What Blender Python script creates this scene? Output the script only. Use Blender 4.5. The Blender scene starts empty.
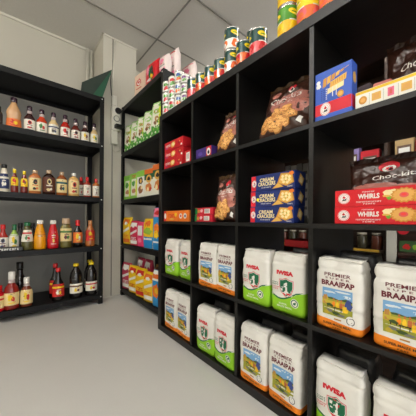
import bpy, bmesh, math, random
from mathutils import Vector, Matrix, noise
from mathutils.geometry import tessellate_polygon
random.seed(7)
PI = math.pi
S = bpy.context.scene
C = S.collection

# ------------------------------------------------------------------ camera
cam_d = bpy.data.cameras.new('camera'); cam = bpy.data.objects.new('camera', cam_d); C.objects.link(cam)
cam_d.sensor_width = 36; cam_d.sensor_fit = 'HORIZONTAL'
cam_d.lens = 238.17 / 416 * 36; cam_d.shift_y = (219.86 - 208) / 416
yaw, pit, rol = .702, .002, .007
fw = Vector((math.sin(yaw)*math.cos(pit), math.cos(yaw)*math.cos(pit), math.sin(pit)))
rt = Vector((math.cos(yaw), -math.sin(yaw), 0)); up = rt.cross(fw)
rt2 = rt*math.cos(rol) + up*math.sin(rol); up2 = rt2.cross(fw)
M = Matrix((rt2, up2, -fw)).transposed().to_4x4(); M.translation = Vector((0, 0, .752))
cam.matrix_world = M; cam_d.clip_start = .02
S.camera = cam

# ------------------------------------------------------------------ world, lamps, exposure
w = bpy.data.worlds.new('world'); S.world = w; w.use_nodes = True
w.node_tree.nodes['Background'].inputs[0].default_value = (.97, .985, 1, 1)
w.node_tree.nodes['Background'].inputs[1].default_value = 1.35
S.view_settings.view_transform = 'Standard'; S.view_settings.look = 'None'
S.view_settings.gamma = 1; S.view_settings.exposure = 0.85
S.view_settings.use_curve_mapping = False
CEIL = 2.55
# unseen tube lamps added to brighten room and ceiling: x, y, length along y, emission
ADDED_TUBES = [(-.62, .55, 1.2, 34), (-.62, -1.15, 1.2, 34), (.35, -1.3, 1.2, 20), (1.6, .3, 1.2, 22), (-1.6, 1.2, 1.2, 34), (2.3, 2.0, .9, 22)]

# ------------------------------------------------------------------ materials
_mc = {}
def lin(c):
    return tuple(((v/255)/12.92 if v/255 <= .04045 else ((v/255+.055)/1.055)**2.4) for v in c)
def mat(col, rough=.5, metal=0, var=.06, scale=30, coat=0, bump=0, bscale=60, name=None, spec=.5):
    """col: sRGB 0-255 triple; procedural noise varies it slightly"""
    key = (tuple(col), rough, metal, var, scale, coat, bump, bscale, spec)
    if key in _mc: return _mc[key]
    m = bpy.data.materials.new(name or 'surface'); m.use_nodes = True
    nt = m.node_tree; b = nt.nodes['Principled BSDF']
    r, g, bl = lin(col)
    b.inputs['Roughness'].default_value = rough; b.inputs['Specular IOR Level'].default_value = spec; b.inputs['Metallic'].default_value = metal
    if coat:
        b.inputs['Coat Weight'].default_value = coat; b.inputs['Coat Roughness'].default_value = .08
    tc = nt.nodes.new('ShaderNodeTexCoord'); n = nt.nodes.new('ShaderNodeTexNoise')
    n.inputs['Scale'].default_value = scale; n.inputs['Detail'].default_value = 3
    nt.links.new(tc.outputs['Object'], n.inputs['Vector'])
    mx = nt.nodes.new('ShaderNodeMix'); mx.data_type = 'RGBA'
    mx.inputs[6].default_value = (r*(1-var), g*(1-var), bl*(1-var), 1)
    mx.inputs[7].default_value = (min(1, r*(1+var)), min(1, g*(1+var)), min(1, bl*(1+var)), 1)
    nt.links.new(n.outputs['Fac'], mx.inputs[0]); nt.links.new(mx.outputs[2], b.inputs['Base Color'])
    if bump:
        n2 = nt.nodes.new('ShaderNodeTexNoise'); n2.inputs['Scale'].default_value = bscale
        n2.inputs['Detail'].default_value = 4
        nt.links.new(tc.outputs['Object'], n2.inputs['Vector'])
        bp = nt.nodes.new('ShaderNodeBump'); bp.inputs['Strength'].default_value = bump; bp.inputs['Distance'].default_value = .01
        nt.links.new(n2.outputs['Fac'], bp.inputs['Height']); nt.links.new(bp.outputs['Normal'], b.inputs['Normal'])
    _mc[key] = m; return m
def wood_mat(c1, c2, rough, axis_scale):
    m = bpy.data.materials.new('wood_grain'); m.use_nodes = True
    nt = m.node_tree; b = nt.nodes['Principled BSDF']; b.inputs['Roughness'].default_value = rough
    tc = nt.nodes.new('ShaderNodeTexCoord'); mp = nt.nodes.new('ShaderNodeMapping')
    mp.inputs['Scale'].default_value = axis_scale
    n = nt.nodes.new('ShaderNodeTexNoise'); n.inputs['Scale'].default_value = 6; n.inputs['Detail'].default_value = 6
    cr = nt.nodes.new('ShaderNodeValToRGB')
    cr.color_ramp.elements[0].position = .35; cr.color_ramp.elements[0].color = (*lin(c1), 1)
    cr.color_ramp.elements[1].position = .7; cr.color_ramp.elements[1].color = (*lin(c2), 1)
    nt.links.new(tc.outputs['Object'], mp.inputs[0]); nt.links.new(mp.outputs[0], n.inputs['Vector'])
    nt.links.new(n.outputs['Fac'], cr.inputs[0]); nt.links.new(cr.outputs[0], b.inputs['Base Color'])
    bp = nt.nodes.new('ShaderNodeBump'); bp.inputs['Strength'].default_value = .15; bp.inputs['Distance'].default_value = .002
    nt.links.new(n.outputs['Fac'], bp.inputs['Height']); nt.links.new(bp.outputs['Normal'], b.inputs['Normal'])
    return m
paper = lambda c, r=.55: mat(c, r, 0, .04, 25)
gloss = lambda c: mat(c, .18, 0, .05, 20, .5)
WALL = mat((196, 191, 176), .8, 0, .03, 3, 0, .12, 40, 'painted_wall')
WALLD = mat((150, 148, 142), .7, 0, .05, 3, 0, .1, 40, 'grey_panel')
TRIM = mat((214, 210, 196), .55, 0, .03, 8)
CEILM = mat((214, 211, 203), .9, 0, .06, 60, 0, .25, 220, 'ceiling_tile')
GRID = mat((128, 125, 118), .6, 0, .03)
FLOORM = mat((206, 204, 199), .34, 0, .04, 5, 0, .05, 90, 'floor_vinyl')
BLACKW_V = wood_mat((7, 7, 7), (20, 18, 16), .36, (9, 9, .7))
BLACKW_H = wood_mat((7, 7, 7), (18, 16, 15), .42, (9, .7, 9))
STEEL = mat((12, 12, 13), .45, 0, .1, 20, spec=.28)
STEELD = mat((16, 16, 17), .5, 0, .1, 20, spec=.28)
ZINC = mat((225, 225, 220), .3, .6, .03)
TIN = mat((190, 188, 184), .25, 1, .05)
WHITE = mat((232, 230, 224), .5, 0, .03, 12)
BAGW = mat((230, 227, 219), .5, 0, .03, 20, 0, .35, 38, 'white_paper')
BLACK = mat((16, 15, 15), .35)
RED = paper((206, 20, 34)); 

# ------------------------------------------------------------------ mesh helpers
class MB:
    """a bmesh plus its material slots"""
    def __init__(s): s.bm = bmesh.new(); s.mats = []
    def slot(s, m):
        if m not in s.mats: s.mats.append(m)
        return s.mats.index(m)
    def box(s, x0, y0, z0, x1, y1, z1, m, bev=0):
        k = s.slot(m); bm = s.bm
        vs = [bm.verts.new((x, y, z)) for x in (x0, x1) for y in (y0, y1) for z in (z0, z1)]
        fs = [bm.faces.new([vs[i] for i in q]) for q in ((0,1,3,2),(4,6,7,5),(0,4,5,1),(2,3,7,6),(0,2,6,4),(1,5,7,3))]
        for f in fs: f.material_index = k
        if bev:
            es = list({e for f in fs for e in f.edges})
            r = bmesh.ops.bevel(bm, geom=es, offset=bev, segments=2, profile=.5, affect='EDGES')
            for f in r['faces']: f.material_index = k
        return s
    def lathe(s, prof, m, seg=28, sx=1, sy=1, cx=0, cy=0):
        """prof: [(r,z)] from bottom to top, capped"""
        k = s.slot(m); bm = s.bm; rings = []
        for r, z in prof:
            rings.append([bm.verts.new((cx + r*sx*math.cos(2*PI*i/seg), cy + r*sy*math.sin(2*PI*i/seg), z)) for i in range(seg)])
        for a, b in zip(rings, rings[1:]):
            for i in range(seg):
                f = bm.faces.new((a[i], a[(i+1) % seg], b[(i+1) % seg], b[i])); f.material_index = k; f.smooth = True
        for rg, rev in ((rings[0], True), (rings[-1], False)):
            f = bm.faces.new(list(reversed(rg)) if rev else rg); f.material_index = k
        return s
    def tube(s, pts, r, m, seg=8):
        k = s.slot(m); bm = s.bm; rings = []
        pts = [Vector(p) for p in pts]
        for i, p in enumerate(pts):
            t = (pts[min(i+1, len(pts)-1)] - pts[max(i-1, 0)]).normalized()
            a = t.cross(Vector((0, 0, 1)) if abs(t.z) < .9 else Vector((1, 0, 0))).normalized(); b = t.cross(a)
            rings.append([bm.verts.new(p + r*(a*math.cos(2*PI*j/seg) + b*math.sin(2*PI*j/seg))) for j in range(seg)])
        for a, b in zip(rings, rings[1:]):
            for i in range(seg):
                f = bm.faces.new((a[i], a[(i+1) % seg], b[(i+1) % seg], b[i])); f.material_index = k; f.smooth = True
        for rg in (rings[0], rings[-1]):
            f = bm.faces.new(rg); f.material_index = k
        return s
    def mesh(s, name):
        bmesh.ops.recalc_face_normals(s.bm, faces=s.bm.faces[:])
        me = bpy.data.meshes.new(name); s.bm.to_mesh(me); s.bm.free()
        for m in s.mats: me.materials.append(m)
        return me
    def build(s, name, parent=None, loc=None):
        o = bpy.data.objects.new(name, s.mesh(name)); C.objects.link(o)
        if parent: o.parent = parent
        if loc: o.location = loc
        return o

_tx = {}
def text_geo(t, bold=.018):
    if (t, bold) in _tx: return _tx[(t, bold)]
    cu = bpy.data.curves.new('lettering', 'FONT'); cu.body = t; cu.offset = bold; cu.resolution_u = 2
    o = bpy.data.objects.new('lettering', cu); C.objects.link(o)
    bpy.context.view_layer.update()
    dg = bpy.context.evaluated_depsgraph_get()
    me = bpy.data.meshes.new_from_object(o.evaluated_get(dg))
    vs = [(v.co.x, v.co.y) for v in me.vertices]; fs = [tuple(p.vertices) for p in me.polygons]
    bpy.data.objects.remove(o); bpy.data.curves.remove(cu); bpy.data.meshes.remove(me)
    x0 = min(v[0] for v in vs); x1 = max(v[0] for v in vs); y0 = min(v[1] for v in vs); y1 = max(v[1] for v in vs)
    vs = [((x-x0)/(x1-x0), (y-y0)/(y1-y0)) for x, y in vs]
    _tx[(t, bold)] = (vs, fs); return vs, fs

class Art:
    """printed artwork: flat coloured shapes in fractions of the face (0..1, 0..1), layered"""
    def __init__(s): s.p = []; s.L = 0
    def _add(s, vs, fs, m):
        s.L += 1; s.p.append((vs, fs, m, s.L)); return s
    def rect(s, x0, y0, x1, y1, m): return s._add([(x0,y0),(x1,y0),(x1,y1),(x0,y1)], [(0,1,2,3)], m)
    def poly(s, pts, m):
        t = tessellate_polygon([[Vector((x, y, 0)) for x, y in pts]])
        return s._add(list(pts), [tuple(f) for f in t], m)
    def ell(s, cx, cy, rx, ry, m, n=18, rot=0):
        c, sn = math.cos(rot), math.sin(rot)
        pts = []
        for i in range(n):
            a = rx*math.cos(2*PI*i/n); b = ry*math.sin(2*PI*i/n)
            pts.append((cx + a*c - b*sn, cy + a*sn + b*c))
        return s._add(pts, [tuple(range(n))], m)
    def blob(s, cx, cy, rx, ry, m, seed=0, n=14, k=.25):
        rnd = random.Random(seed)
        return s.poly([(cx + rx*(1+k*(rnd.random()-.5)*2)*math.cos(2*PI*i/n), cy + ry*(1+k*(rnd.random()-.5)*2)*math.sin(2*PI*i/n)) for i in range(n)], m)
    def text(s, t, x0, y0, x1, y1, m, slant=0, bold=.018):
        vs, fs = text_geo(t, bold)
        return s._add([(x0+(x1-x0)*x, y0+(y1-y0)*y + slant*x) for x, y in vs], fs, m)
    def strokes(s, n, x0, y0, x1, y1, m, slant=0, bold=0):
        # print too small to read: a row of letter-like strokes
        vs = []; fs = []; w_ = (x1-x0)/n; h_ = y1-y0
        for i in range(n):
            xa = x0+w_*i; k = (i*7) % 3
            for a, b, c, d in (((.1, 0, .35, 1), (.35, .75, .8, 1), (.35, .0, .8, .25))[:2+(k > 0)] if k < 2 else ((.1, 0, .35, 1), (.6, 0, .85, 1), (.35, .4, .6, .6))):
                q = len(vs); vs += [(xa+w_*a, y0+h_*b), (xa+w_*c, y0+h_*b), (xa+w_*c, y0+h_*d), (xa+w_*a, y0+h_*d)]; fs.append((q, q+1, q+2, q+3))
        return s._add(vs, fs, m)
    def star(s, cx, cy, r0, r1, n, m, asp=1):
        return s.poly([(cx + (r1 if i % 2 else r0)*math.cos(PI*i/n), cy + asp*(r1 if i % 2 else r0)*math.sin(PI*i/n)) for i in range(2*n)], m)
    def apply(s, mb, fn, grid=8, gy=None, step=.00004, clip=True):
        for vs, fs, m, L in s.p:
            k = mb.slot(m); t = bmesh.new()
            tv = [t.verts.new((x, y, 0)) for x, y in vs]
            for f in fs:
                try: t.faces.new([tv[i] for i in f])
                except ValueError: pass
            if grid:
                xs = [v[0] for v in vs]; ys = [v[1] for v in vs]
                for i in range(1, grid):
                    if min(xs) < i/grid < max(xs):
                        bmesh.ops.bisect_plane(t, geom=t.verts[:]+t.edges[:]+t.faces[:], plane_co=(i/grid, 0, 0), plane_no=(1, 0, 0))
                g2 = gy or grid
                for i in range(1, g2):
                    if min(ys) < i/g2 < max(ys):
                        bmesh.ops.bisect_plane(t, geom=t.verts[:]+t.edges[:]+t.faces[:], plane_co=(0, i/g2, 0), plane_no=(0, 1, 0))
            mp = {}
            for v in t.verts: mp[v] = mb.bm.verts.new(fn(min(1, max(0, v.co.x)), min(1, max(0, v.co.y)), L*step))
            for f in t.faces:
                try:
                    nf = mb.bm.faces.new([mp[v] for v in f.verts]); nf.material_index = k; nf.smooth = bool(grid)
                except ValueError: pass
            t.free()
        return mb

def thing(name, label, cat, loc=(0, 0, 0), rz=0, group=None):
    o = bpy.data.objects.new(name, None); C.objects.link(o); o.empty_display_size = .05
    o.location = loc; o.rotation_euler = (0, 0, rz); return tag(o, label, cat, group)
def tag(o, label, cat, group=None):
    o['label'] = label; o['category'] = cat
    if group: o['group'] = group
    return o
def struct(o): o['kind'] = 'structure'; return o
def copy_tree(o, parent=None):
    c = o.copy(); C.objects.link(c)
    if parent: c.parent = parent
    for ch in list(o.children): copy_tree(ch, c)
    return c
_first = {}
def place(key, maker, name, label, cat, loc, rz, group=None, rx=0):
    """first use builds the thing, later uses copy it with all its parts"""
    if key in _first: o = copy_tree(_first[key]); 
    else: o = maker(); _first[key] = o
    o.name = name; o.location = loc; o.rotation_euler = (rx, 0, rz)
    tag(o, label, cat, group)
    if not group and 'group' in o: del o['group']
    return o
R90 = -PI/2     # products on the right-hand units face the aisle (-X)

# ------------------------------------------------------------------ setting
def sbox(name, *a, m=None):
    return struct(MB().box(*a, m).build(name))
X0, X1, Y0, YW = -2.2, 3.0, -2.6, 2.75
sbox('floor', X0, Y0, -.1, X1, YW, 0, m=FLOORM)
sbox('ceiling', X0, Y0, CEIL, X1, YW, CEIL+.1, m=CEILM)
sbox('wall_far', X0-.1, YW, 0, X1+.1, YW+.1, CEIL, m=WALL)
sbox('wall_left', X0-.1, Y0, 0, X0, YW, CEIL, m=WALL)
sbox('wall_right', X1, Y0, 0, X1+.1, YW, CEIL, m=WALL)
# near wall with a wide invented opening that lets world light in
struct(MB().box(X0-.1, Y0-.1, 0, -1.9, Y0, CEIL, WALL).box(2.7, Y0-.1, 0, X1+.1, Y0, CEIL, WALL).box(-1.9, Y0-.1, 2.3, 2.7, Y0, CEIL, WALL).build('wall_near'))
struct(MB().box(-1.96, Y0-.12, 0, -1.9, Y0+.02, 2.36, TRIM).box(2.7, Y0-.12, 0, 2.76, Y0+.02, 2.36, TRIM).box(-1.9, Y0-.12, 2.3, 2.7, Y0+.02, 2.36, TRIM).build('light_opening_1'))  # frame around the invented light opening
# boxed column with a joint in its cladding
cb = MB(); cb.box(.70, 2.405, 0, .785, YW-.001, CEIL-.001, WALL); cb.box(.785, 2.412, 0, .797, YW-.001, CEIL-.001, GRID)
cb.box(.797, 2.405, 0, 1.03, YW-.001, CEIL-.001, WALL)
struct(cb.build('wall_column'))
t = MB()
for y in (-1.46, -.86, -.26, .34, .94, 1.54, 2.14): t.box(X0, y-.006, CEIL-.006, X1, y+.006, CEIL, GRID)
for x in (-1.27, -.07, 1.13, 2.33): t.box(x-.006, Y0, CEIL-.006, x+.006, YW, CEIL, GRID)
struct(t.build('trim_1'))
struct(MB().box(X0, YW-.012, CEIL-.02, .70, YW, CEIL, TRIM).build('trim_2'))
struct(MB().box(.69, 2.395, CEIL-.018, .70, YW-.012, CEIL-.006, TRIM).box(.69, 2.395, CEIL-.018, 1.04, 2.404, CEIL-.006, TRIM).build('trim_3'))
struct(MB().box(X0, YW-.01, 0, .64, YW, 1.98, WALLD).build('trim_4'))
# corner pipes
for i, (x, r) in enumerate(((.632, .014), (.672, .011))):
    o = MB().lathe([(r, 0), (r, CEIL-.022)], TRIM, 16, cx=x, cy=YW-.014-r-.012).build('corner_pipe')
    tag(o, ('thicker' if i == 0 else 'thinner') + ' white vertical pipe in the corner beside the column', 'pipe')
# added lamps, tube-shaped and hung low so the ceiling catches light
def emit(v):
    m = bpy.data.materials.new('added_lamp_diffuser'); m.use_nodes = True
    p = m.node_tree.nodes['Principled BSDF']
    p.inputs['Emission Color'].default_value = (1, .975, .935, 1); p.inputs['Emission Strength'].default_value = v
    return m
for (x, y, ln, em), where in zip(ADDED_TUBES, ('left of the aisle beside the sauce rack', 'behind the viewer on the left', 'behind the viewer near the cube shelf', 'over the aisle behind the cube shelf', 'nearest the left wall', 'in the far corner behind the cube shelf')):
    t = thing('added_tube_lamp', 'unseen white hanging tube lamp added ' + where, 'lamp', (x, y, CEIL))
    MB().box(-.03, -ln/2, -.135, .03, ln/2, -.105, WHITE, .003).build('housing', t)
    for q in (-1, 1): MB().lathe([(.006, -.105), (.006, -.001)], WHITE, 10, cy=q*ln*.4).build('hanger', t)
    tb = MB().lathe([(.02, -ln/2), (.02, ln/2)], emit(em), 16).build('tube', t, (0, 0, -.156)); tb.rotation_euler.x = PI/2
    
# ------------------------------------------------------------------ cube shelf (right)
KX, KY, KD, KH = .805, 1.483, .39, 1.47
u = thing('cube_shelf_unit', 'tall black wood-grain cube shelf of sixteen open cells holding maize bags', 'shelf', (KX, KY, 0))
MB().box(0, -KH, KH-.038, KD, 0, KH, BLACKW_H, .001).build('top_panel', u)
MB().box(0, -KH, 0, KD, 0, .038, BLACKW_H, .001).build('bottom_panel', u)
MB().box(0, -.038, .0385, KD, 0, KH-.0385, BLACKW_V, .001).build('side_panel', u)
MB().box(0, -KH, .0385, KD, -KH+.038, KH-.0385, BLACKW_V, .001).build('side_panel', u)
for z in (.385, .735, 1.085):
    MB().box(.002, -KH+.0385, z-.008, KD-.002, -.0385, z+.008, BLACKW_H).build('shelf_board', u)
zs = [.0385, .377, .393, .727, .743, 1.077, 1.093, KH-.0385]
for s_ in (.380, .730, 1.080):
    for a, b in ((0, 1), (2, 3), (4, 5), (6, 7)):
        MB().box(.004, -s_-.008, zs[a], KD-.004, -s_+.008, zs[b], BLACKW_V).build('divider', u)
FZ = (.0385, .3935, .7435, 1.0935, 1.4705)       # floors of the cells

# ------------------------------------------------------------------ boltless steel racks
def rack(label, W, D, tiers, loc, rz):
    """local: x width 0..W, y depth 0..D, front at y=0"""
    t = thing('steel_rack', label, 'shelf', loc, rz)
    H = tiers[-1]; p = .036; th = .003
    for x, sx in ((0, 1), (W, -1)):
        for y, sy in ((0, 1), (D, -1)):
            m = MB()
            xa, xb = sorted((x, x+sx*p)); ya, yb = sorted((y, y+sy*th)); m.box(xa, ya, 0, xb, yb, H, STEEL)
            xa, xb = sorted((x, x+sx*th)); ya, yb = sorted((y+sy*th, y+sy*p)); m.box(xa, ya, 0, xb, yb, H, STEEL)
            po = m.build('post', t)
            MB().box(min(x, x+sx*p), min(y, y+sy*p), 0, max(x, x+sx*p), max(y, y+sy*p), .006, BLACK).build('foot_cap', po)
    for z in tiers:
        z -= .001
        MB().box(.006, .012, z-.010, W-.006, D-.012, z, STEELD).build('shelf_deck', t)
        for y in (.0035, D-.0115):
            MB().box(.0035, y, z-.042, W-.0035, y+.008, z, STEEL, .0015).build('beam', t)
        for x in (.0035, W-.0115):
            MB().box(x, .012, z-.042, x+.008, D-.012, z-.0105, STEEL).build('beam', t)
        for x in (.018, W-.018):
            m = MB(); b = bmesh.ops.create_uvsphere(m.bm, u_segments=10, v_segments=6, radius=.0055)
            m.slot(ZINC); bmesh.ops.scale(m.bm, vec=(1, .5, 1), verts=m.bm.verts)
            m.build('bolt', t, (x, -.0015, z-.02))
    return t
LT = [.085, .515, .95, 1.43, 1.85]
rack('black steel rack of sauces on the left against the far wall', .95, .42, LT, (-.285, 2.243, 0), 0)
MT = [.075, .515, .95, 1.42, 1.877]
MX, MY = .877, 2.398
rack('black steel rack of packets beside the column, end-on to the cube shelf', .84, .42, MT, (MX, MY, 0), R90)

# ------------------------------------------------------------------ flour-type bags
def sgn(v): return 1 if v >= 0 else -1
def bag_surface(w, d, h, seed, slump=.0):
    def dims(z):
        t = z/h
        a = w/2*(.975 + .025*math.sin(PI*t) - .03*max(0, t-.93)/.07)
        b = d/2*(.93 + .07*math.sin(PI*t) - .16*max(0, t-.86)/.14)
        if t < .04: k = (.04-t)/.04; a -= .004*k*k; b -= .004*k*k
        return a, b
    def bump(x, y, z):
        t = z/h; amp = .0022 + .0075*max(0, t-.78)/.22
        n = noise.noise(Vector((x*22+seed*3.1, y*22, z*30+seed)))
        c = -.0022*math.exp(-((z-h*(.34+.05*noise.noise(Vector((x*9, seed, 0)))))/.004)**2)   # a crease round the belly
        c2 = -.0032*math.exp(-((z-h*(.885+.05*noise.noise(Vector((x*12, seed, 5)))))/.006)**2)
        return amp*n + c + c2
    def front(x, z, off):
        a, b = dims(z); k = max(0, 1-abs(x/a)**8)**.125
        return Vector((x, -(b*k + bump(x, -b, z) + off), z - .35*slump*0))
    return dims, bump, front
def make_bag(w, d, h, body, band, band_fn, art, seed):
    dims, bump, front = bag_surface(w, d, h, seed)
    root = bpy.data.objects.new('bag', None); C.objects.link(root); root.empty_display_size = .05
    m = MB(); k0 = m.slot(band); k1 = m.slot(body); seg = 72
    nb, nt_ = 6, 40
    def pt(i, lv):
        th = 2*PI*i/seg; c, s = math.cos(th), math.sin(th)
        c = math.copysign(abs(c)**1.0, c)
        # superellipse angle spread evenly along the outline
        q = 1/(abs(c)**8+abs(s)**8)**.125
        xf = c*q
        bz = band_fn(xf*.5+.5 if s < 0 else (1. if xf > 0 else 0.))*h if s < .0 else band_fn(1. if xf > 0 else 0.)*h
        if s >= 0: bz = h*(band_fn(0.)*(1-(xf*.5+.5)) + band_fn(1.)*(xf*.5+.5))
        z = bz*lv/nb if lv <= nb else bz + (h-bz)*(lv-nb)/nt_
        a, b = dims(z); x, y = a*c*q, b*s*q
        o = bump(x, y, z); n = Vector((abs(c)**7*sgn(c), abs(s)**7*sgn(s))).normalized()
        return (x + n.x*o, y + n.y*o, z)
    rings = [[m.bm.verts.new(pt(i, lv)) for i in range(seg)] for lv in range(nb+nt_+1)]
    for j, (a, b) in enumerate(zip(rings, rings[1:])):
        for i in range(seg):
            f = m.bm.faces.new((a[i], a[(i+1) % seg], b[(i+1) % seg], b[i])); f.smooth = True
            f.material_index = k0 if j < nb else k1
    # bottom, and a top that closes in a crumpled roof
    f = m.bm.faces.new(list(reversed(rings[0]))); f.material_index = k0
    prev = rings[-1]
    for q, (sc, dz) in enumerate(((.90, .005), (.55, .008), (.2, .010))):
        cur = []
        for v in rings[-1]:
            x, y = v.co.x*(.98 if q == 0 else .96 if q == 1 else .94), v.co.y*sc
            cur.append(m.bm.verts.new((x, y, h + dz + .004*noise.noise(Vector((x*40+seed, y*40, q))))))
        for i in range(seg):
            f = m.bm.faces.new((prev[i], prev[(i+1) % seg], cur[(i+1) % seg], cur[i])); f.smooth = True; f.material_index = k1
        prev = cur
    f = m.bm.faces.new(prev); f.material_index = k1
    art.apply(m, lambda x, y, o: front((x-.5)*w*.93, y*h, o+.0004), 12, 18)
    m.build('paper_body', root)
    # folded-over closing flap lying on top
    g = MB(); k = g.slot(body); n = 14; top = []; bot = []
    for lay, (y0, y1) in enumerate(((-d*.30, d*.12),)):
        A = []; B = []; A2 = []; B2 = []
        for i in range(n+1):
            x = -w*.46 + w*.92*i/n
            zz = h + .0125 + .004*noise.noise(Vector((x*35, seed, 1)))
            z0 = h + .0065 + .003*noise.noise(Vector((x*35, seed, 7)))
            A.append(g.bm.verts.new((x, y0+.006*noise.noise(Vector((x*25, 3, seed))), z0))); B.append(g.bm.verts.new((x, y1, zz)))
            A2.append(g.bm.verts.new((x, A[-1].co.y-.001, z0+.004))); B2.append(g.bm.verts.new((x, y1+.002, zz+.004)))
        for i in range(n):
            for P, Q in ((A, B), (A2, B2), (A, A2), (B, B2)):
                f = g.bm.faces.new((P[i], P[i+1], Q[i+1], Q[i])); f.material_index = k; f.smooth = P is not A or Q is not A2
        for i in (0, n): g.bm.faces.new((A[i], A2[i], B2[i], B[i]))
    g.build('folded_flap', root)
    return root

ORANGE = paper((242, 134, 24)); MAROON = paper((104, 26, 38)); SKY = paper((120, 170, 214)); CLOUD = paper((222, 230, 234))
FIELD = paper((158, 160, 48)); FIELD2 = paper((196, 172, 50)); DGREEN = paper((62, 84, 36)); NAVY = paper((34, 44, 96))
SKIN = paper((196, 104, 52)); YEL = paper((238, 196, 30)); GREY = paper((120, 118, 116)); DARKT = paper((60, 32, 14))
LIME = paper((146, 206, 34)); GRN = paper((10, 104, 66)); PAPW = paper((236, 234, 228)); REDP = paper((214, 30, 46)); BLUE2 = paper((58, 74, 140))
def braai_art():
    a = Art()
    a.text('PREMIER', .20, .80, .80, .85, MAROON)
    a.text('S U P E R', .22, .755, .78, .783, MAROON)
    a.text('BRAAIPAP', .13, .655, .88, .735, MAROON, bold=.04)
    a.rect(.16, .215, .84, .62, SKY)
    a.blob(.34, .56, .13, .018, CLOUD, 3); a.blob(.62, .585, .17, .014, CLOUD, 5); a.blob(.72, .53, .1, .02, CLOUD, 8)
    a.rect(.16, .215, .84, .46, FIELD)
    a.poly([(.16, .46), (.84, .46), (.84, .475), (.7, .50), (.55, .47), (.38, .49), (.16, .475)], DGREEN)
    a.rect(.16, .375, .84, .435, FIELD2)
    a.blob(.24, .43, .065, .085, FIELD2, 1); a.rect(.19, .38, .27, .51, paper((186, 132, 62)))
    a.blob(.76, .42, .075, .08, BLUE2, 2); a.blob(.70, .34, .05, .05, YEL, 12)
    for x, y, c1 in ((.43, .44, ORANGE), (.52, .43, YEL), (.60, .435, SKIN), (.66, .39, YEL)):
        a.blob(x, y-.045, .035, .05, c1, int(x*99)); a.ell(x, y+.022, .018, .018, SKIN, 10)
    a.blob(.34, .37, .075, .025, DGREEN, 6); a.rect(.28, .33, .30, .36, DARKT); a.rect(.38, .33, .40, .36, DARKT)
    a.rect(.42, .335, .62, .35, DARKT); a.rect(.44, .29, .455, .335, DARKT); a.rect(.59, .29, .605, .335, DARKT)
    a.blob(.48, .265, .1, .024, DGREEN, 9); a.blob(.33, .285, .07, .02, GREY, 10); a.blob(.60, .245, .08, .02, GREY, 11)
    a.blob(.26, .25, .06, .03, FIELD2, 15)
    a.ell(.80, .20, .105, .072, PAPW); a.ell(.80, .20, .092, .062, GREY); a.ell(.80, .20, .07, .046, PAPW); a.blob(.80, .195, .04, .02, GREY, 4)
    a.rect(.44, .165, .60, .185, paper((186, 132, 62)))
    a.text('SUPER MAIZE MEAL', .18, .072, .82, .104, DARKT); a.strokes(4, .40, .03, .60, .05, DARKT)
    return a
def iwisa_band(x): return .30 - .07*math.sin(PI*min(1, x*1.25)) + .17*max(0, x-.25)**1.15
def iwisa_art():
    a = Art()
    n = 16
    up_ = [(i/n, iwisa_band(i/n)+.028-.012*(i/n)) for i in range(n+1)]; lo = [(i/n, iwisa_band(i/n)-.004) for i in range(n, -1, -1)]
    a.poly(up_+lo, GRN)
    a.text('IWISA', .18, .675, .72, .755, REDP, bold=.075)
    sh = lambda k, m: a.poly([(.50+k*x, .465+k*y) for x, y in ((-.20, .12), (-.10, .125), (0, .155), (.10, .125), (.20, .12), (.20, 0), (.15, -.09), (0, -.16), (-.15, -.09), (-.20, 0))], m)
    sh(1.12, REDP); sh(1.04, PAPW); sh(.97, GRN)
    a.poly([(.475, .40), (.475, .51), (.43, .495), (.43, .525), (.50, .555), (.535, .555), (.535, .40), (.57, .40), (.57, .375), (.44, .375), (.44, .40)], PAPW); a.rect(.355, .452, .415, .47, PAPW)
    for y in (.515, .48): a.strokes(5, .03, y, .25, y+.024, GRN)
    a.strokes(7, .03, .435, .28, .457, REDP); a.strokes(5, .03, .40, .25, .422, REDP)
    a.ell(.76, .225, .12, .078, PAPW); a.ell(.76, .225, .105, .067, GRN); a.ell(.76, .225, .078, .05, PAPW); a.blob(.76, .22, .05, .02, GRN, 4)
    a.text('SUPER', .26, .15, .52, .18, PAPW); a.text('MAIZE MEAL', .20, .10, .68, .132, PAPW)
    return a
def mk_braai(): return make_bag(.146, .095, .220, BAGW, ORANGE, lambda x: .135+.02*math.cos(PI*x), braai_art(), 2)
def mk_iwisa(): return make_bag(.146, .095, .218, BAGW, LIME, iwisa_band, iwisa_art(), 6)
def mk_braai2(): return make_bag(.146, .095, .233, BAGW, ORANGE, lambda x: .135+.02*math.cos(PI*x), braai_art(), 11)
def mk_iwisa2(): return make_bag(.146, .095, .224, BAGW, LIME, iwisa_band, iwisa_art(), 17)
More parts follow.
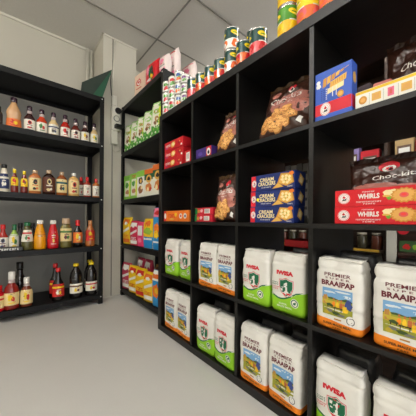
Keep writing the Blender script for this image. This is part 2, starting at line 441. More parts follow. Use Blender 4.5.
# (kind, centre Y, cell floor, front X, twist, label)
BR = 'white bag with farm picture, '
IW = 'white bag with green shield, '
BAGS = [
 ('i', 1.352, 1, .012, .03, IW+'left of the pair in the farthest upper bag cell'),
 ('i', 1.190, 1, .020, -.03, IW+'right of the pair in the farthest upper bag cell'),
 ('b', .984, 1, .012, .02, BR+'left one in the second cell of the upper row'),
 ('b', .836, 1, .010, -.02, BR+'right one in the second cell of the upper row'),
 ('i', .656, 1, .010, -.03, IW+'left of the upper pair in the third column'),
 ('i', .503, 1, .014, -.02, IW+'right of the upper pair in the third column'),
 ('b', .319, 1, .014, -.02, BR+'nearest column upper row, whole face in view'),
 ('b', .150, 1, .012, .02, BR+'upper row, cut by the right photo edge'),
 ('B', 1.348, 0, .010, .03, BR+'left of the bottom pair in the farthest column'),
 ('B', 1.200, 0, .008, -.02, BR+'right of the bottom pair in the farthest column'),
 ('I', .994, 0, .010, .03, IW+'left of the bottom pair in the second column'),
 ('I', .841, 0, .006, -.04, IW+'right of the bottom pair in the second column'),
 ('B', .666, 0, .008, .02, BR+'left of the bottom pair in the third column'),
 ('B', .511, 0, .006, -.03, BR+'right of the bottom pair in the third column'),
 ('I', .318, 0, .012, -.02, IW+'bottom row of the nearest column, top half in view'),
 ('I', .150, 0, .014, .02, IW+'bottom row, in the lower right corner of the photo'),
]
MK = {'b': mk_braai, 'i': mk_iwisa, 'B': mk_braai2, 'I': mk_iwisa2}
for k, y, row, dx, tw, lab in BAGS:
    place('bag'+k, MK[k], 'maize_meal_bag', lab, 'bag', (KX+dx+.050, y, FZ[row]+.0005), R90+tw,
          'maize meal bags with farm picture' if k in 'bB' else 'maize meal bags with green shield')

# dark wrapped packs lying behind the bags
DARKP = mat((58, 58, 60), .35, 0, .15, 30, .3, .5, 30)
def mk_dark(hh=.246):
    m = MB(); seg = 40; k = m.slot(DARKP); rings = []
    for j in range(14):
        t = j/13; z = hh*t; s = 1 - .10*abs(t-.5)**3*8
        if t > .92: s *= .94
        rings.append([m.bm.verts.new((.07*s*math.copysign(abs(math.cos(a))**.45, math.cos(a)) + .003*noise.noise(Vector((a*3, z*20, 1))),
                                      .05*s*math.copysign(abs(math.sin(a))**.45, math.sin(a)) + .003*noise.noise(Vector((a*3, z*20, 9))), z)) for a in [2*PI*i/seg for i in range(seg)]])
    for a, b in zip(rings, rings[1:]):
        for i in range(seg):
            f = m.bm.faces.new((a[i], a[(i+1) % seg], b[(i+1) % seg], b[i])); f.smooth = True
    m.bm.faces.new(list(reversed(rings[0]))); m.bm.faces.new(rings[-1])
    return m.build('wrapped_pack')
for y, row, dz, lab in ((.305, 1, 0, 'dark plastic wrapped pack behind the fully visible farm picture bag'), (.135, 1, 0, 'dark plastic wrapped pack behind the right-edge farm picture bag'),
                    (.495, 1, 0, 'dark plastic wrapped pack behind the upper right shield bag of the third column'), (.653, 0, 0, 'dark wrapped pack behind the left bottom bag of the third column'),
                    (.495, 0, 0, 'dark wrapped pack behind the right bottom bag of the third column'), (.309, 0, 0, 'dark wrapped pack behind the lower shield bag of the nearest column'),
                    (.135, 0, 0, 'dark wrapped pack behind the bag in the lower right corner'), (.995, 0, 0, 'dark wrapped pack behind the left bottom bag of the second column')):
    place('darkpack', mk_dark, 'wrapped_pack', lab, 'packet', (KX+.178, y, FZ[row]+.0005), R90, 'dark wrapped packs behind the bags')
o = MB().box(-.085, -.06, 0, .085, .06, .03, RED, .004).build('flat_red_packet'); o.location = (KX+.19, .50, FZ[1]+.2472); o.rotation_euler.z = R90
tag(o, 'flat red packet lying on the dark pack above the third column shield bags', 'packet')

# ------------------------------------------------------------------ cartons
def carton(w, d, h, base, front=None, side=None, top=None, name='carton', side_art=None):
    m = MB(); m.box(-w/2, 0, 0, w/2, d, h, base, .0012)
    if front: front.apply(m, lambda x, y, o: Vector(((x-.5)*w*.985, -o-.0002, .0015+y*(h-.003))), 0)
    if side: side.apply(m, lambda x, y, o: Vector((w/2+o+.0002, .001+x*(d-.002), .0015+y*(h-.003))), 0)
    if top: top.apply(m, lambda x, y, o: Vector(((x-.5)*w*.985, .001+y*(d-.002), h+o+.0002)), 0)
    return m.build(name)
GOLD = paper((228, 178, 80)); GOLD2 = paper((206, 144, 52)); CREAM = paper((246, 226, 168)); NAVYB = paper((20, 42, 110)); BISC = paper((226, 168, 84)); CHOC = paper((58, 30, 22))
ORB = paper((238, 120, 30)); GREENL = paper((110, 170, 40))
def logo(a, cx, cy, rx, ry):
    """round red badge with white ring and an abstract white and black figure"""
    a.ell(cx, cy, rx, ry, PAPW, 20); a.ell(cx, cy, rx*.93, ry*.93, RED, 20); a.ell(cx, cy, rx*.86, ry*.86, PAPW, 20)
    a.ell(cx, cy, rx*.66, ry*.66, RED, 18); a.ell(cx, cy, rx*.62, ry*.62, PAPW, 18)
    a.poly([(cx-rx*.3, cy+ry*.1), (cx-rx*.05, cy+ry*.5), (cx+rx*.3, cy+ry*.2), (cx+rx*.1, cy-ry*.05)], RED)
    a.poly([(cx-rx*.35, cy-ry*.45), (cx-rx*.1, cy-ry*.05), (cx+rx*.1, cy-ry*.2), (cx+rx*.45, cy+ry*.1), (cx+rx*.35, cy-ry*.4)], BLACK)
def cracker_art(sticker):
    a = Art(); a.rect(0, 0, .12, 1, REDP); logo(a, .075, .5, .062, .24)
    a.text('CREAM', .22, .56, .56, .80, CREAM, bold=.03); a.text('CRACKERS', .18, .28, .60, .54, CREAM, bold=.03); a.strokes(8, .26, .14, .50, .20, PAPW)
    a.poly([(.52, .03), (.66, .40), (.78, .10)], GOLD2); a.poly([(.54, .05), (.66, .36), (.76, .11)], GOLD)
    a.poly([(.64, .36), (.72, .95), (.96, .88), (1, .30), (.84, .12)], GOLD2); a.poly([(.67, .38), (.74, .90), (.94, .84), (.97, .33), (.84, .18)], GOLD)
    for x, y in ((.76, .72), (.84, .74), (.90, .66), (.75, .54), (.83, .56), (.90, .48), (.78, .38), (.86, .34)): a.blob(x, y, .032, .085, CREAM, int(x*91))
    for x, y in ((.79, .62), (.87, .58), (.82, .45)): a.ell(x, y, .010, .03, GREENL, 8)
    a.blob(.95, .86, .05, .12, ORB, 3); a.strokes(5, .86, .05, .97, .12, PAPW)
    if sticker: a.ell(.185, .45, .035, .11, paper((240, 226, 30)))
    return a
def cracker_side():
    a = Art(); a.poly([(.3, .4), (.5, .9), (.85, .6), (.65, .12)], GOLD); a.blob(.58, .52, .16, .2, CREAM, 4); return a
for i in range(3):
    o = carton(.206, .08, .0655, NAVYB, cracker_art(i == 1), cracker_side(), None, 'cracker_box')
    o.location = (.812+.002*(i % 2), .572-.002*i, FZ[2]+.0005+.0662*i); o.rotation_euler.z = R90+(.0, .02, -.01)[i]
    tag(o, 'navy cracker box with red end stripe, ' + ('bottom of the stack of three', 'middle of the stack, with yellow sticker', 'top of the stack of three')[i], 'box', 'cream cracker boxes')
WR = paper((214, 16, 30)); LRED = paper((240, 60, 60)); PINKJ = paper((222, 92, 84))
def whirl_art():
    a = Art(); logo(a, .11, .5, .075, .34)
    a.text('WHIRLS', .28, .42, .52, .72, PAPW, bold=.04); a.strokes(10, .33, .80, .47, .87, PAPW); a.strokes(17, .26, .20, .54, .28, PAPW); a.strokes(5, .34, .08, .48, .15, PAPW)
    a.blob(.63, .66, .07, .2, CREAM, 5, 12, .4); a.blob(.64, .28, .045, .22, REDP, 7); a.blob(.62, .42, .03, .1, GREENL, 2, 10, .5); a.blob(.59, .52, .05, .06, GOLD, 8)
    a.star(.76, .52, .115, .135, 16, GOLD2, 3.2); a.star(.76, .53, .095, .115, 16, BISC, 3.2); a.ell(.76, .53, .045, .15, PINKJ); a.ell(.76, .55, .025, .07, LRED)
    a.star(.93, .36, .09, .11, 14, GOLD2, 3); a.star(.95, .40, .07, .09, 14, BISC, 3); a.ell(.96, .42, .03, .1, PINKJ)
    a.rect(.90, .74, 1, .94, PAPW); a.strokes(5, .91, .78, .99, .88, REDP)
    return a
for i in range(2):
    o = place('whirl', lambda: carton(.235, .075, .053, WR, whirl_art(), None, None, 'biscuit_box'), 'biscuit_box',
              'long red jam biscuit box with round badge, ' + ('lower' if i == 0 else 'upper') + ' of the two stacked', 'box', (.822, .211-.001*i, FZ[2]+.0005+.0535*i), R90, 'red jam biscuit boxes')
BLUEB = paper((52, 92, 190))
def blue_art():
    a = Art(); a.rect(0, .10, 1, .34, REDP); logo(a, .30, .21, .15, .135)
    rnd = random.Random(4)
    for i in range(6): a.poly([(.22+.12*i, .66+.045*i), (.32+.12*i, .68+.045*i), (.34+.12*i, .86+.012*i), (.24+.12*i, .84+.012*i)], GOLD if i % 2 else GOLD2)
    a.poly([(.42, .60), (.86, .68), (.88, .80), (.44, .73)], GOLD); a.poly([(.36, .50), (.80, .56), (.81, .66), (.37, .61)], CREAM)
    for i in range(7): a.rect(.45+.06*i, .64+.008*i, .47+.06*i, .72+.008*i, GOLD2)
    a.ell(.10, .80, .06, .045, PAPW); a.blob(.11, .72, .07, .05, PAPW, 3)
    # illegible upright hand script rows
    for r_, x in enumerate((.18, .25, .32)):
        for q in range(6): a.rect(x, .40+.04*q, x+.03+.02*rnd.random(), .415+.04*q, NAVYB if r_ < 2 else PAPW)
    for x in (.50, .60): a.rect(x, .42, x+.02, .62, PAPW)
    a.ell(.72, .42, .09, .07, GOLD2); a.ell(.72, .42, .06, .045, GOLD)
    return a
def blue_side():
    a = Art(); a.rect(0, .10, 1, .34, REDP); a.blob(.5, .7, .3, .12, GOLD, 3); return a
o = carton(.116, .045, .165, BLUEB, blue_art(), blue_side(), None, 'biscuit_box'); o.location = (.818, .336, FZ[3]+.0005); o.rotation_euler.z = R90
tag(o, 'blue upright biscuit box with red stripe and pictured finger biscuits', 'box')
def white_art():
    a = Art(); a.rect(0, .84, 1, 1, YEL)
    PK = paper((232, 110, 140)); DC = paper((110, 44, 50))
    for i, (k, c) in enumerate((('r', GOLD2), ('s', GOLD), ('p', PK), ('s', GOLD), ('p', DC), ('r', GOLD))):
        x = .09 + i*.165
        if k == 'r': a.ell(x, .46, .052, .24, c); a.ell(x, .46, .03, .13, BISC)
        elif k == 's': a.rect(x-.055, .24, x+.055, .68, c); a.rect(x-.035, .32, x+.035, .60, BISC)
        else: a.rect(x-.035, .22, x+.035, .70, c); a.rect(x-.015, .32, x+.015, .6, PINKJ if c is not DC else CHOC)
        if i: a.rect(x-.085, .1, x-.082, .75, GREY)
    return a
WB = paper((240, 236, 224))
o = carton(.212, .09, .054, WB, white_art(), None, Art().rect(0, 0, 1, 1, YEL), 'assorted_biscuit_box'); o.location = (.822, .1635, FZ[3]+.0005); o.rotation_euler.z = R90
tag(o, 'long low white biscuit box with yellow edge and row of pictured biscuits', 'box')
# red long boxes, far column
RB = paper((196, 18, 30)); RDD = paper((150, 16, 26))
def redbox_art():
    a = Art(); a.strokes(8, .06, .42, .34, .68, PAPW); a.blob(.12, .3, .08, .1, paper((170, 60, 120)), 2)
    a.blob(.48, .5, .12, .36, GOLD, 5); a.blob(.50, .55, .07, .2, CREAM, 6); a.rect(.66, 0, .67, 1, RDD); a.star(.82, .5, .05, .11, 6, RDD, 2); a.blob(.85, .6, .03, .08, GOLD, 3); a.rect(.9, .1, .97, .3, PAPW)
    return a
for i in range(3):
    o = place('redbox', lambda: carton(.215, .07, .058, RB, redbox_art(), None, None, 'biscuit_box'), 'biscuit_box',
              'red box with golden print, ' + ('bottom', 'middle', 'top')[i] + ' of the stack of three in the farthest column', 'box',
              (.818+.003*(i == 1), 1.325-.003*i, FZ[3]+.0005+.0585*i), R90+(.0, .02, .01)[i], 'red boxes stacked in the farthest column')
a_ = Art(); a_.rect(.28, .12, .86, .85, PAPW); [a_.rect(.36+.06*i, .3, .38+.06*i+.01*(i % 2), .75, GREY) for i in range(7)]
o = carton(.062, .06, .075, RB, a_, None, None, 'biscuit_box'); o.location = (.822, 1.165, FZ[3]+.0005); o.rotation_euler.z = R90
tag(o, 'small red packet end with white barcode panel beside the red stack', 'box')
# purple box
a_ = Art(); a_.rect(.68, 0, 1, 1, REDP); a_.ell(.83, .5, .12, .36, PAPW); a_.blob(.83, .45, .06, .2, BLACK, 3); a_.blob(.3, .5, .14, .2, paper((90, 70, 160)), 3)
o = carton(.135, .06, .060, paper((66, 42, 122)), a_, None, None, 'biscuit_box'); o.location = (.83, 1.025, FZ[3]+.0005); o.rotation_euler.z = R90
tag(o, 'small purple biscuit box with red badge end left of the leaning cookie bag', 'box')
# orange box(es), lower far cell
a_ = Art(); a_.rect(0, 0, .10, 1, REDP); a_.ell(.06, .5, .045, .3, PAPW); a_.strokes(5, .2, .35, .48, .7, RED); a_.blob(.34, .2, .1, .1, GOLD, 4)
a_.blob(.5, .6, .05, .2, YEL, 5); a_.rect(.6, 0, .61, 1, RED); a_.ell(.70, .5, .055, .26, PAPW); a_.ell(.86, .5, .055, .26, PAPW); a_.blob(.70, .5, .03, .12, RED, 2); a_.blob(.86, .5, .03, .12, NAVYB, 2)
o = carton(.296, .07, .068, ORB, a_, None, None, 'biscuit_box'); o.location = (.82, 1.2885, FZ[2]+.0005); o.rotation_euler.z = R90
tag(o, 'long orange biscuit box alone in the farthest middle cell', 'box')
def rp_art():
    a = Art(); a.rect(0, 0, .14, 1, paper((20, 120, 60))); a.blob(.22, .5, .07, .3, GOLD2, 2); a.blob(.38, .55, .08, .28, paper((240, 180, 190)), 5)
    a.rect(.55, .15, .86, .85, PAPW); [a.rect(.58+.04*i, .22, .595+.04*i, .78, BLACK) for i in range(6)]
    return a
for i in range(2):
    place('redgreen', lambda: carton(.152, .07, .038, paper((208, 28, 50)), rp_art(), None, None, 'biscuit_packet'), 'biscuit_packet',
          'flat red packet with green end, ' + ('lower' if i == 0 else 'upper') + ' of the two left of the upright cookie bag', 'packet', (.822+.004*i, 1.015, FZ[2]+.0005+.039*i), R90, 'red packets with green ends')

# ------------------------------------------------------------------ cookie pouches
POUCH = mat((66, 38, 28), .28, 0, .12, 16, .35, .6, 34, 'brown_foil'); PINKB = paper((176, 112, 100), .3); CK = paper((238, 182, 104)); CK2 = paper((196, 128, 64)); GOLDF = paper((112, 82, 52), .3)
def pouch_art(big):
    a = Art()
    a.blob(.60, .55, .42, .20, PINKB, 3, 16, .2); a.blob(.72, .40, .26, .14, paper((196, 122, 108), .3), 5)
    a.blob(.20, .85, .14, .06, PINKB, 8)
    a.blob(.56, .86, .085, .075, REDP, 6, 12, .1); a.blob(.56, .80, .055, .045, PAPW, 6); a.blob(.57, .80, .025, .03, BLACK, 2)
    a.text('Choc-kits', .16, .60, .80, .72, PAPW, .02, bold=.01)
    a.strokes(8, .34, .545, .66, .57, PAPW, .01)
    for i, (x, y) in enumerate(((.16, .14), (.28, .20), (.22, .30), (.36, .12), (.40, .28), (.34, .38), (.52, .20), (.50, .36), (.62, .14), (.64, .30), (.12, .22), (.47, .08), (.58, .42), (.72, .24))):
        a.blob(x, y, .105, .075, CK2, i, 12, .15); a.blob(x-.008, y+.008, .092, .063, CK, i, 12, .15)
        for q in range(3): a.ell(x-.05+.045*q, y+.02*math.cos(q*2+i), .012, .009, CHOC, 6)
    a.poly([(.82, .10), (.90, .06), (.93, .16), (.86, .20)], PAPW)
    return a
def make_pouch(w, h, T, seed, art, name, seal=None):
    def fn(x, z, off, sd=-1):
        xx = max(-1, min(1, 2*x/w)); t = z/h
        e = max(0, 1-abs(xx)**2.6)**.6 * max(0, min(1, t/.12, 1))**.5 * max(0, math.sin(PI*min(1, (1-t)*.62)))**.7
        wr = .010*noise.noise(Vector((x*28+seed, z*20, sd*3))) + .005*noise.noise(Vector((x*70+seed, z*55, sd*3)))
        gusset = .35 + .65*min(1, t/.25)
        ww = 1 - .05*math.sin(PI*t) + .02*noise.noise(Vector((seed, z*25, xx*2)))
        return Vector((x*ww, sd*(T/2*e*(1.05) + wr*min(1, e*3) + off + .001), z + .004*noise.noise(Vector((x*20, seed, 4)))*t))
    root = bpy.data.objects.new(name, None); C.objects.link(root)
    m = MB(); k = m.slot(POUCH); nx, nz = 36, 44
    F = [[m.bm.verts.new(fn(-w/2+w*i/nx, h*j/nz, 0, -1)) for i in range(nx+1)] for j in range(nz+1)]
    B = [[m.bm.verts.new(fn(-w/2+w*i/nx, h*j/nz, 0, 1)) for i in range(nx+1)] for j in range(nz+1)]
    for G in (F, B):
        for j in range(nz):
            for i in range(nx):
                f = m.bm.faces.new((G[j][i], G[j][i+1], G[j+1][i+1], G[j+1][i])); f.smooth = True
    for j in range(nz):
        for i in (0, nx): m.bm.faces.new((F[j][i], F[j+1][i], B[j+1][i], B[j][i]))
    for i in range(nx):
        for j in (0, nz): m.bm.faces.new((F[j][i], F[j][i+1], B[j][i+1], B[j][i]))
    art.apply(m, lambda x, y, o: fn((x-.5)*w*.96, y*h*.97+.004, o+.0008), 18, 18)
    m.build('foil_body', root)
    s = MB(); s.slot(seal or GOLDF); n = 20
    A = [s.bm.verts.new((-w/2+w*i/n, .002*math.sin(i*1.7), h-.001)) for i in range(n+1)]
    Bv = [s.bm.verts.new((-w/2*1.02+w*1.02*i/n, .006*math.sin(i*1.3)-.004, h+.016+.010*max(0, i/n-.75)*4)) for i in range(n+1)]
    for i in range(n): s.bm.faces.new((A[i], A[i+1], Bv[i+1], Bv[i]))
    s.bm.verts.ensure_lookup_table()
    bmesh.ops.solidify(s.bm, geom=s.bm.faces[:], thickness=.0012)
    s.build('crimped_seal', root)
    return root
def pouch(w, h, T, seed, loc, lean, tw, label, art=None, seal=None):
    o = make_pouch(w, h, T, seed, art or pouch_art(True), 'cookie_bag', seal)
    tag(o, label, 'bag', 'brown cookie bags'); o.location = loc
    o.rotation_euler = (Matrix.Rotation(R90+tw, 3, 'Z') @ Matrix.Rotation(-lean, 3, 'X')).to_euler(); return o
pouch(.165, .225, .07, 1, (.85, .858, FZ[2]+.0015), .10, 0, 'brown foil cookie bag standing upright in the second column')
pouch(.165, .225, .06, 4, (.85, .850, FZ[3]+.0025), .30, .05, 'brown foil cookie bag leaning back in the second column, upper row')
pouch(.235, .268, .07, 8, (.86, .551, FZ[3]+.0025), .36, .03, 'large brown foil cookie bag leaning back in the third column, upper row')

# big dark pouch behind the long red boxes, and the dark bag behind the white box
def dark_art():
    a = Art(); a.blob(.5, .90, .13, .085, REDP, 3, 14, .08); a.ell(.5, .865, .085, .055, PAPW); a.blob(.51, .86, .05, .04, BLACK, 3); a.ell(.49, .875, .02, .015, PAPW)
    a.text('Choc-kits', .30, .67, .84, .75, PAPW, .04, bold=.01)
    a.blob(.3, .56, .3, .06, PINKB, 5); a.blob(.7, .52, .25, .06, paper((196, 122, 108), .3), 7)
    return a
pouch(.24, .21, .06, 13, (.945, .212, FZ[2]+.0025), .10, .0, 'dark brown foil bag standing behind the long red boxes', dark_art(), POUCH)
def dark_art2():
    a = Art(); a.blob(.70, .86, .10, .10, REDP, 3); a.blob(.64, .74, .09, .07, PAPW, 6); a.blob(.65, .73, .05, .04, RED, 2); a.text('Choc-kits', .25, .55, .88, .66, PAPW, .09, bold=.01)
    return a
pouch(.17, .240, .05, 19, (.975, .148, FZ[3]+.0025), .12, -.05, 'dark brown foil bag with red logo behind the white biscuit box', dark_art2(), POUCH)
m = MB(); m.box(-.032, 0, 0, .032, .02, .125, mat((96, 84, 92), .6), .003); o = m.build('grey_packet'); o.location = (.93, .292, FZ[3]+.0005); o.rotation_euler.z = R90-.15
tag(o, 'plain mauve grey packet behind the blue biscuit box', 'packet')
m = MB(); m.box(-.026, 0, 0, .026, .02, .115, mat((214, 128, 118), .5), .006); o = m.build('pink_packet'); o.location = (.925, .226, FZ[3]+.0005); o.rotation_euler.z = R90+.1
tag(o, 'salmon pink packet between grey packet and dark foil bag', 'packet')
# grey spined packs behind the crackers
for i in range(4):
    m = MB(); c = ((120, 118, 114), (150, 148, 142), (104, 102, 100), (140, 136, 130))[i]
    m.box(-.014, 0, 0, .014, .09, .285-.004*(i % 2), mat(c, .45), .003)
    for q in range(6): m.box(-.010, -.0008, .02+.042*q, .010, -.0002, .034+.042*q, mat((60, 58, 58), .5))
    o = m.build('grey_carton'); o.location = (1.075, .655-.031*i, FZ[2]+.0005); o.rotation_euler.z = R90
    tag(o, 'narrow grey carton behind the cracker boxes, ' + ('first', 'second', 'third', 'fourth')[i] + ' from the left', 'box', 'grey cartons behind the crackers')

# ------------------------------------------------------------------ cans
def make_can(r, h, art, base, name='can'):
    root = bpy.data.objects.new(name, None); C.objects.link(root)
    MB().lathe([(r*.92, 0), (r, .0015), (r, .004), (r*.975, .006), (r*.975, h-.006), (r, h-.004), (r, h-.001), (r*.96, h), (r*.93, h-.003), (r*.01, h-.003)], TIN, 36).build('tin_body', root)
    m = MB(); k = m.slot(base); n = 48
    for z0, z1 in ((.0065, h-.0065),):
        A = [m.bm.verts.new((r*.985*math.sin(2*PI*i/n), -r*.985*math.cos(2*PI*i/n), z0)) for i in range(n)]
        B = [m.bm.verts.new((v.co.x, v.co.y, z1)) for v in A]
        for i in range(n):
            f = m.bm.faces.new((A[i], A[(i+1) % n], B[(i+1) % n], B[i])); f.smooth = True
    def fn(x, y, o):
        th = (x-.5)*2*PI*.999; R = r*.985+.0003+o
        return Vector((R*math.sin(th), -R*math.cos(th), .0066+y*(h-.0132)))
    art.apply(m, fn, 40, 4); m.build('label', root)
    return root
TEAL = gloss((22, 66, 62)); CY = gloss((244, 214, 30)); COR = gloss((226, 104, 42)); CWH = gloss((236, 234, 226)); CRED = gloss((206, 28, 36)); CGR = gloss((72, 140, 36)); CBL = gloss((40, 80, 150)); CORN = gloss((244, 184, 24)); CPK = gloss((226, 90, 92)); CPUR = gloss((110, 60, 120))
def veg_art(top, low, lowb):
    a = Art(); a.rect(0, .46, 1, 1, top); a.rect(0, 0, 1, .46, low)
    for o_ in (-.42, -.10, .22):
        a.ell(.5+o_-.02, .76, .085, .13, CY, 14, .5); a.rect(.5+o_-.07, .74, .5+o_+.02, .78, CGR); a.rect(.5+o_-.04, .68, .5+o_+.04, .70, CWH)
        a.blob(.5+o_+.01, .24, .12, .20, lowb, int(o_*50), 12, .2); a.blob(.5+o_+.04, .20, .06, .10, low, 3); a.rect(.5+o_-.10, .44, .5+o_+.10, .48, CWH)
    return a
def fish_art(c1, c2):
    a = Art()
    for i in range(5):
        x = .1+.2*i; a.blob(x, .66, .075, .20, c1, i, 12, .3); a.blob(x, .26, .075, .17, c2, i+9, 12, .3); a.blob(x+.01, .45, .05, .07, CGR if c1 is not CGR else CRED, i+3); a.rect(x-.07, .44, x-.02, .52, CWH)
    return a
CANS = {'bean': lambda: make_can(.037, .110, veg_art(TEAL, CWH, COR), TEAL), 'tom': lambda: make_can(.040, .115, veg_art(TEAL, CPK, CRED), TEAL),
        'corn': lambda: make_can(.040, .115, veg_art(CGR, CORN, CY), CORN), 'chk': lambda: make_can(.040, .115, veg_art(CY, COR, CPK), CY), 'orb': lambda: make_can(.037, .110, veg_art(TEAL, COR, CRED), TEAL),
        'f1': lambda: make_can(.035, .075, fish_art(CGR, CRED), CWH), 'f2': lambda: make_can(.035, .075, fish_art(CRED, CGR), CWH), 'f3': lambda: make_can(.034, .075, fish_art(CBL, COR), CWH), 'f4': lambda: make_can(.031, .058, fish_art(CPUR, CGR), CWH)}
HC = {'bean': .110, 'tom': .115, 'corn': .115, 'chk': .115, 'orb': .110, 'f1': .075, 'f2': .075, 'f3': .075, 'f4': .058}
DC_ = {'bean': 'green and white bean can', 'tom': 'can with pinkish red tomato print', 'corn': 'yellow sweetcorn can', 'chk': 'orange and yellow chickpea can', 'orb': 'dark green can with orange food print',
      'f1': 'squat green and red can', 'f2': 'squat red printed can', 'f3': 'squat blue and orange can', 'f4': 'small white can with purple print'}
LV = ['at the bottom', 'second from the bottom', 'third from the bottom', 'on top']
STK = [  # kind, Y, X, n, where
 ('f1', 1.441, .845, 3, 'of the leftmost stack on the cube shelf'),
 ('f2', 1.365, .845, 3, 'of the second stack from the left'),
 ('f3', 1.290, .845, 3, 'of the third stack from the left'),
 ('f4', 1.220, .842, 3, 'of the fourth stack from the left'),
 ('tom', 1.147, .850, 1, 'fifth in the row from the left'),
 ('orb', 1.066, .848, 1, 'sixth in the row from the left'),
 ('orb', .986, .848, 1, 'seventh in the row from the left'),
 ('bean', .950, .935, 1, 'in the back row behind the seventh can'),
 ('orb', .908, .848, 1, 'left of the tall two-can stack'),
 ('bean', .830, .848, 2, 'of the front two-can stack'),
 ('bean', .765, .940, 2, 'of the two-can stack one row back'),
 ('orb', .750, .848, 1, 'right of the tall two-can stack'),
 ('tom', .666, .850, 1, 'alone at the right end before the gap'),
 ('corn', .522, .850, 2, 'of the stack right of the gap'),
 ('chk', .438, .850, 2, 'of the stack right of the sweetcorn cans'),
 ('chk', .354, .850, 2, 'of the rightmost stack at the top edge'),
]
rnd = random.Random(3)
for k, y, x, n, wh in STK:
    for i in range(n):
        lab = DC_[k] + ' ' + ((('at the bottom ' if i == 0 else 'on top ' if i == n-1 else 'in the middle ') + wh) if n > 1 else wh)
        place('can'+k, CANS[k], 'can', lab, 'can', (x, y, FZ[4]+(HC[k]+.0004)*i), R90+(.15-.3*rnd.random()) + (.6 if k[0] == 'f' else 0), 'cans on top of the cube shelf')

# ------------------------------------------------------------------ bottles on the left rack
def lab_art(acc, txt, seed, style):
    a = Art(); r_ = random.Random(seed*7+1)
    if style == 0: a.ell(.5, .70, .13, .20, acc, 16); a.ell(.5, .70, .08, .12, PK_, 12); a.rect(.32, .40, .68, .47, txt); a.blob(.45, .17, .12, .10, acc, seed); a.blob(.6, .2, .07, .09, txt, seed+3)
    elif style == 1: a.rect(0, .66, 1, .80, acc); a.blob(.42, .32, .09, .16, txt, seed); a.blob(.58, .30, .08, .13, acc, seed+2); a.rect(.36, .50, .64, .56, txt)
    elif style == 2: a.blob(.42, .62, .12, .24, acc, seed, 12, .3); a.blob(.58, .48, .10, .2, txt, seed+4, 12, .3); a.rect(.34, .14, .66, .22, acc)
    else: a.rect(.36, .66, .64, .72, txt); a.rect(.40, .54, .60, .58, txt); a.star(.5, .34, .045, .10, 6, acc, 2); a.rect(.32, .10, .68, .14, txt)
    for q in range(5): # small print and flecks
        x = .3+.4*r_.random(); y = .06+.86*r_.random(); a.rect(x-.05, y, x+.04, y+.035, (acc, txt, PK_)[q % 3])
    return a
PROF = {  # fractions of r, h ; last = where cap begins
 'sauce': [(.90,0),(.98,.015),(1,.05),(1,.45),(.93,.54),(.62,.63),(.46,.69),(.40,.78),(.40,.84)],
 'curvy': [(.86,0),(.96,.02),(1,.10),(.93,.28),(.90,.40),(.97,.50),(.86,.60),(.56,.72),(.40,.80),(.38,.86)],
 'flask': [(.90,0),(1,.02),(1,.60),(.96,.70),(.70,.79),(.38,.84),(.36,.88)],
 'square': [(.94,0),(1,.015),(1,.62),(.90,.70),(.42,.76),(.36,.82)],
 'cone': [(.94,0),(1,.02),(1,.34),(.92,.48),(.70,.68),(.52,.80),(.48,.88)],
 'jar': [(.94,0),(1,.03),(1,.60),(.94,.70),(.68,.76),(.62,.82)],
 'jug': [(.92,0),(1,.02),(1,.50),(.97,.62),(.84,.73),(.56,.82),(.40,.87),(.38,.93)],
 'tall': [(.92,0),(1,.02),(1,.40),(.90,.52),(.52,.64),(.38,.78),(.34,.89)],
 'hot': [(.92,0),(1,.02),(1,.46),(.86,.58),(.50,.68),(.40,.74),(.40,.80)],
}
def make_bottle(kind, r, h, body, cap, labc, acc, txt, style, zl, neck=None, sy=.8, capr=None, seed=1):
    root = bpy.data.objects.new('bottle', None); C.objects.link(root)
    P = [(a*r, z*h) for a, z in PROF[kind]]; sx = 1; sq = .72 if kind in ('flask', 'square') else sy
    MB().lathe(P, body, 32, sx, sq).build('body', root)
    zc = P[-1][1]; rc = (capr or P[-1][0]/r*1.14)*r
    cp = MB().lathe([(rc, zc-.004), (rc*1.02, zc+.002), (rc, h-.004), (rc*.86, h)], cap, 24)
    cp.build('cap', root)
    def rad(z):
        for (r0, z0), (r1, z1) in zip(P, P[1:]):
            if z0 <= z <= z1 and z1 > z0: return r0+(r1-r0)*(z-z0)/(z1-z0)
        return P[-1][0]
    if neck:
        m = MB(); z0, z1 = h*.70, zc-.005; n = 5
        m.lathe([(rad(z0+(z1-z0)*i/n)+.0009, z0+(z1-z0)*i/n) for i in range(n+1)], neck, 28, 1, sq+.02); m.build('neck_label', root)
    z0, z1 = zl[0]*h, zl[1]*h
    art = Art(); art.rect(0, 0, 1, 1, labc); art.p += [(v, f, mm, L+1) for v, f, mm, L in lab_art(acc, txt, seed, style).p]
    span = 1.3
    def fn(x, y, o):
        th = (x-.5)*2*span; z = z0+(z1-z0)*y; R = rad(z)+.0007+o
        return Vector((R*math.sin(th), -(rad(z)*sq+.0007+o)*math.cos(th), z))
    m = MB(); art.apply(m, fn, 16, 8); m.build('label', root)
    return root
g = gloss
DKR = g((56, 18, 16)); MAH = g((100, 26, 14)); REDS = g((176, 30, 18)); TOMR = g((200, 60, 26)); PALE = g((226, 196, 140)); ORS = g((214, 128, 60)); DBR = g((52, 26, 16)); AMB = g((160, 84, 34)); NEARB = g((20, 14, 13)); MUST = g((238, 160, 16)); KET = g((206, 16, 34)); OLIV = g((112, 104, 50)); CREAMS = g((232, 222, 200)); YELC = g((238, 208, 20)); REDC = g((208, 22, 28)); GRNC = g((20, 104, 60)); WHC = g((236, 232, 224)); TANC = g((196, 164, 130)); PURC = g((52, 26, 44)); PEPP = g((88, 84, 44)); BERRY = g((120, 30, 24)); LGRN = g((150, 190, 70))
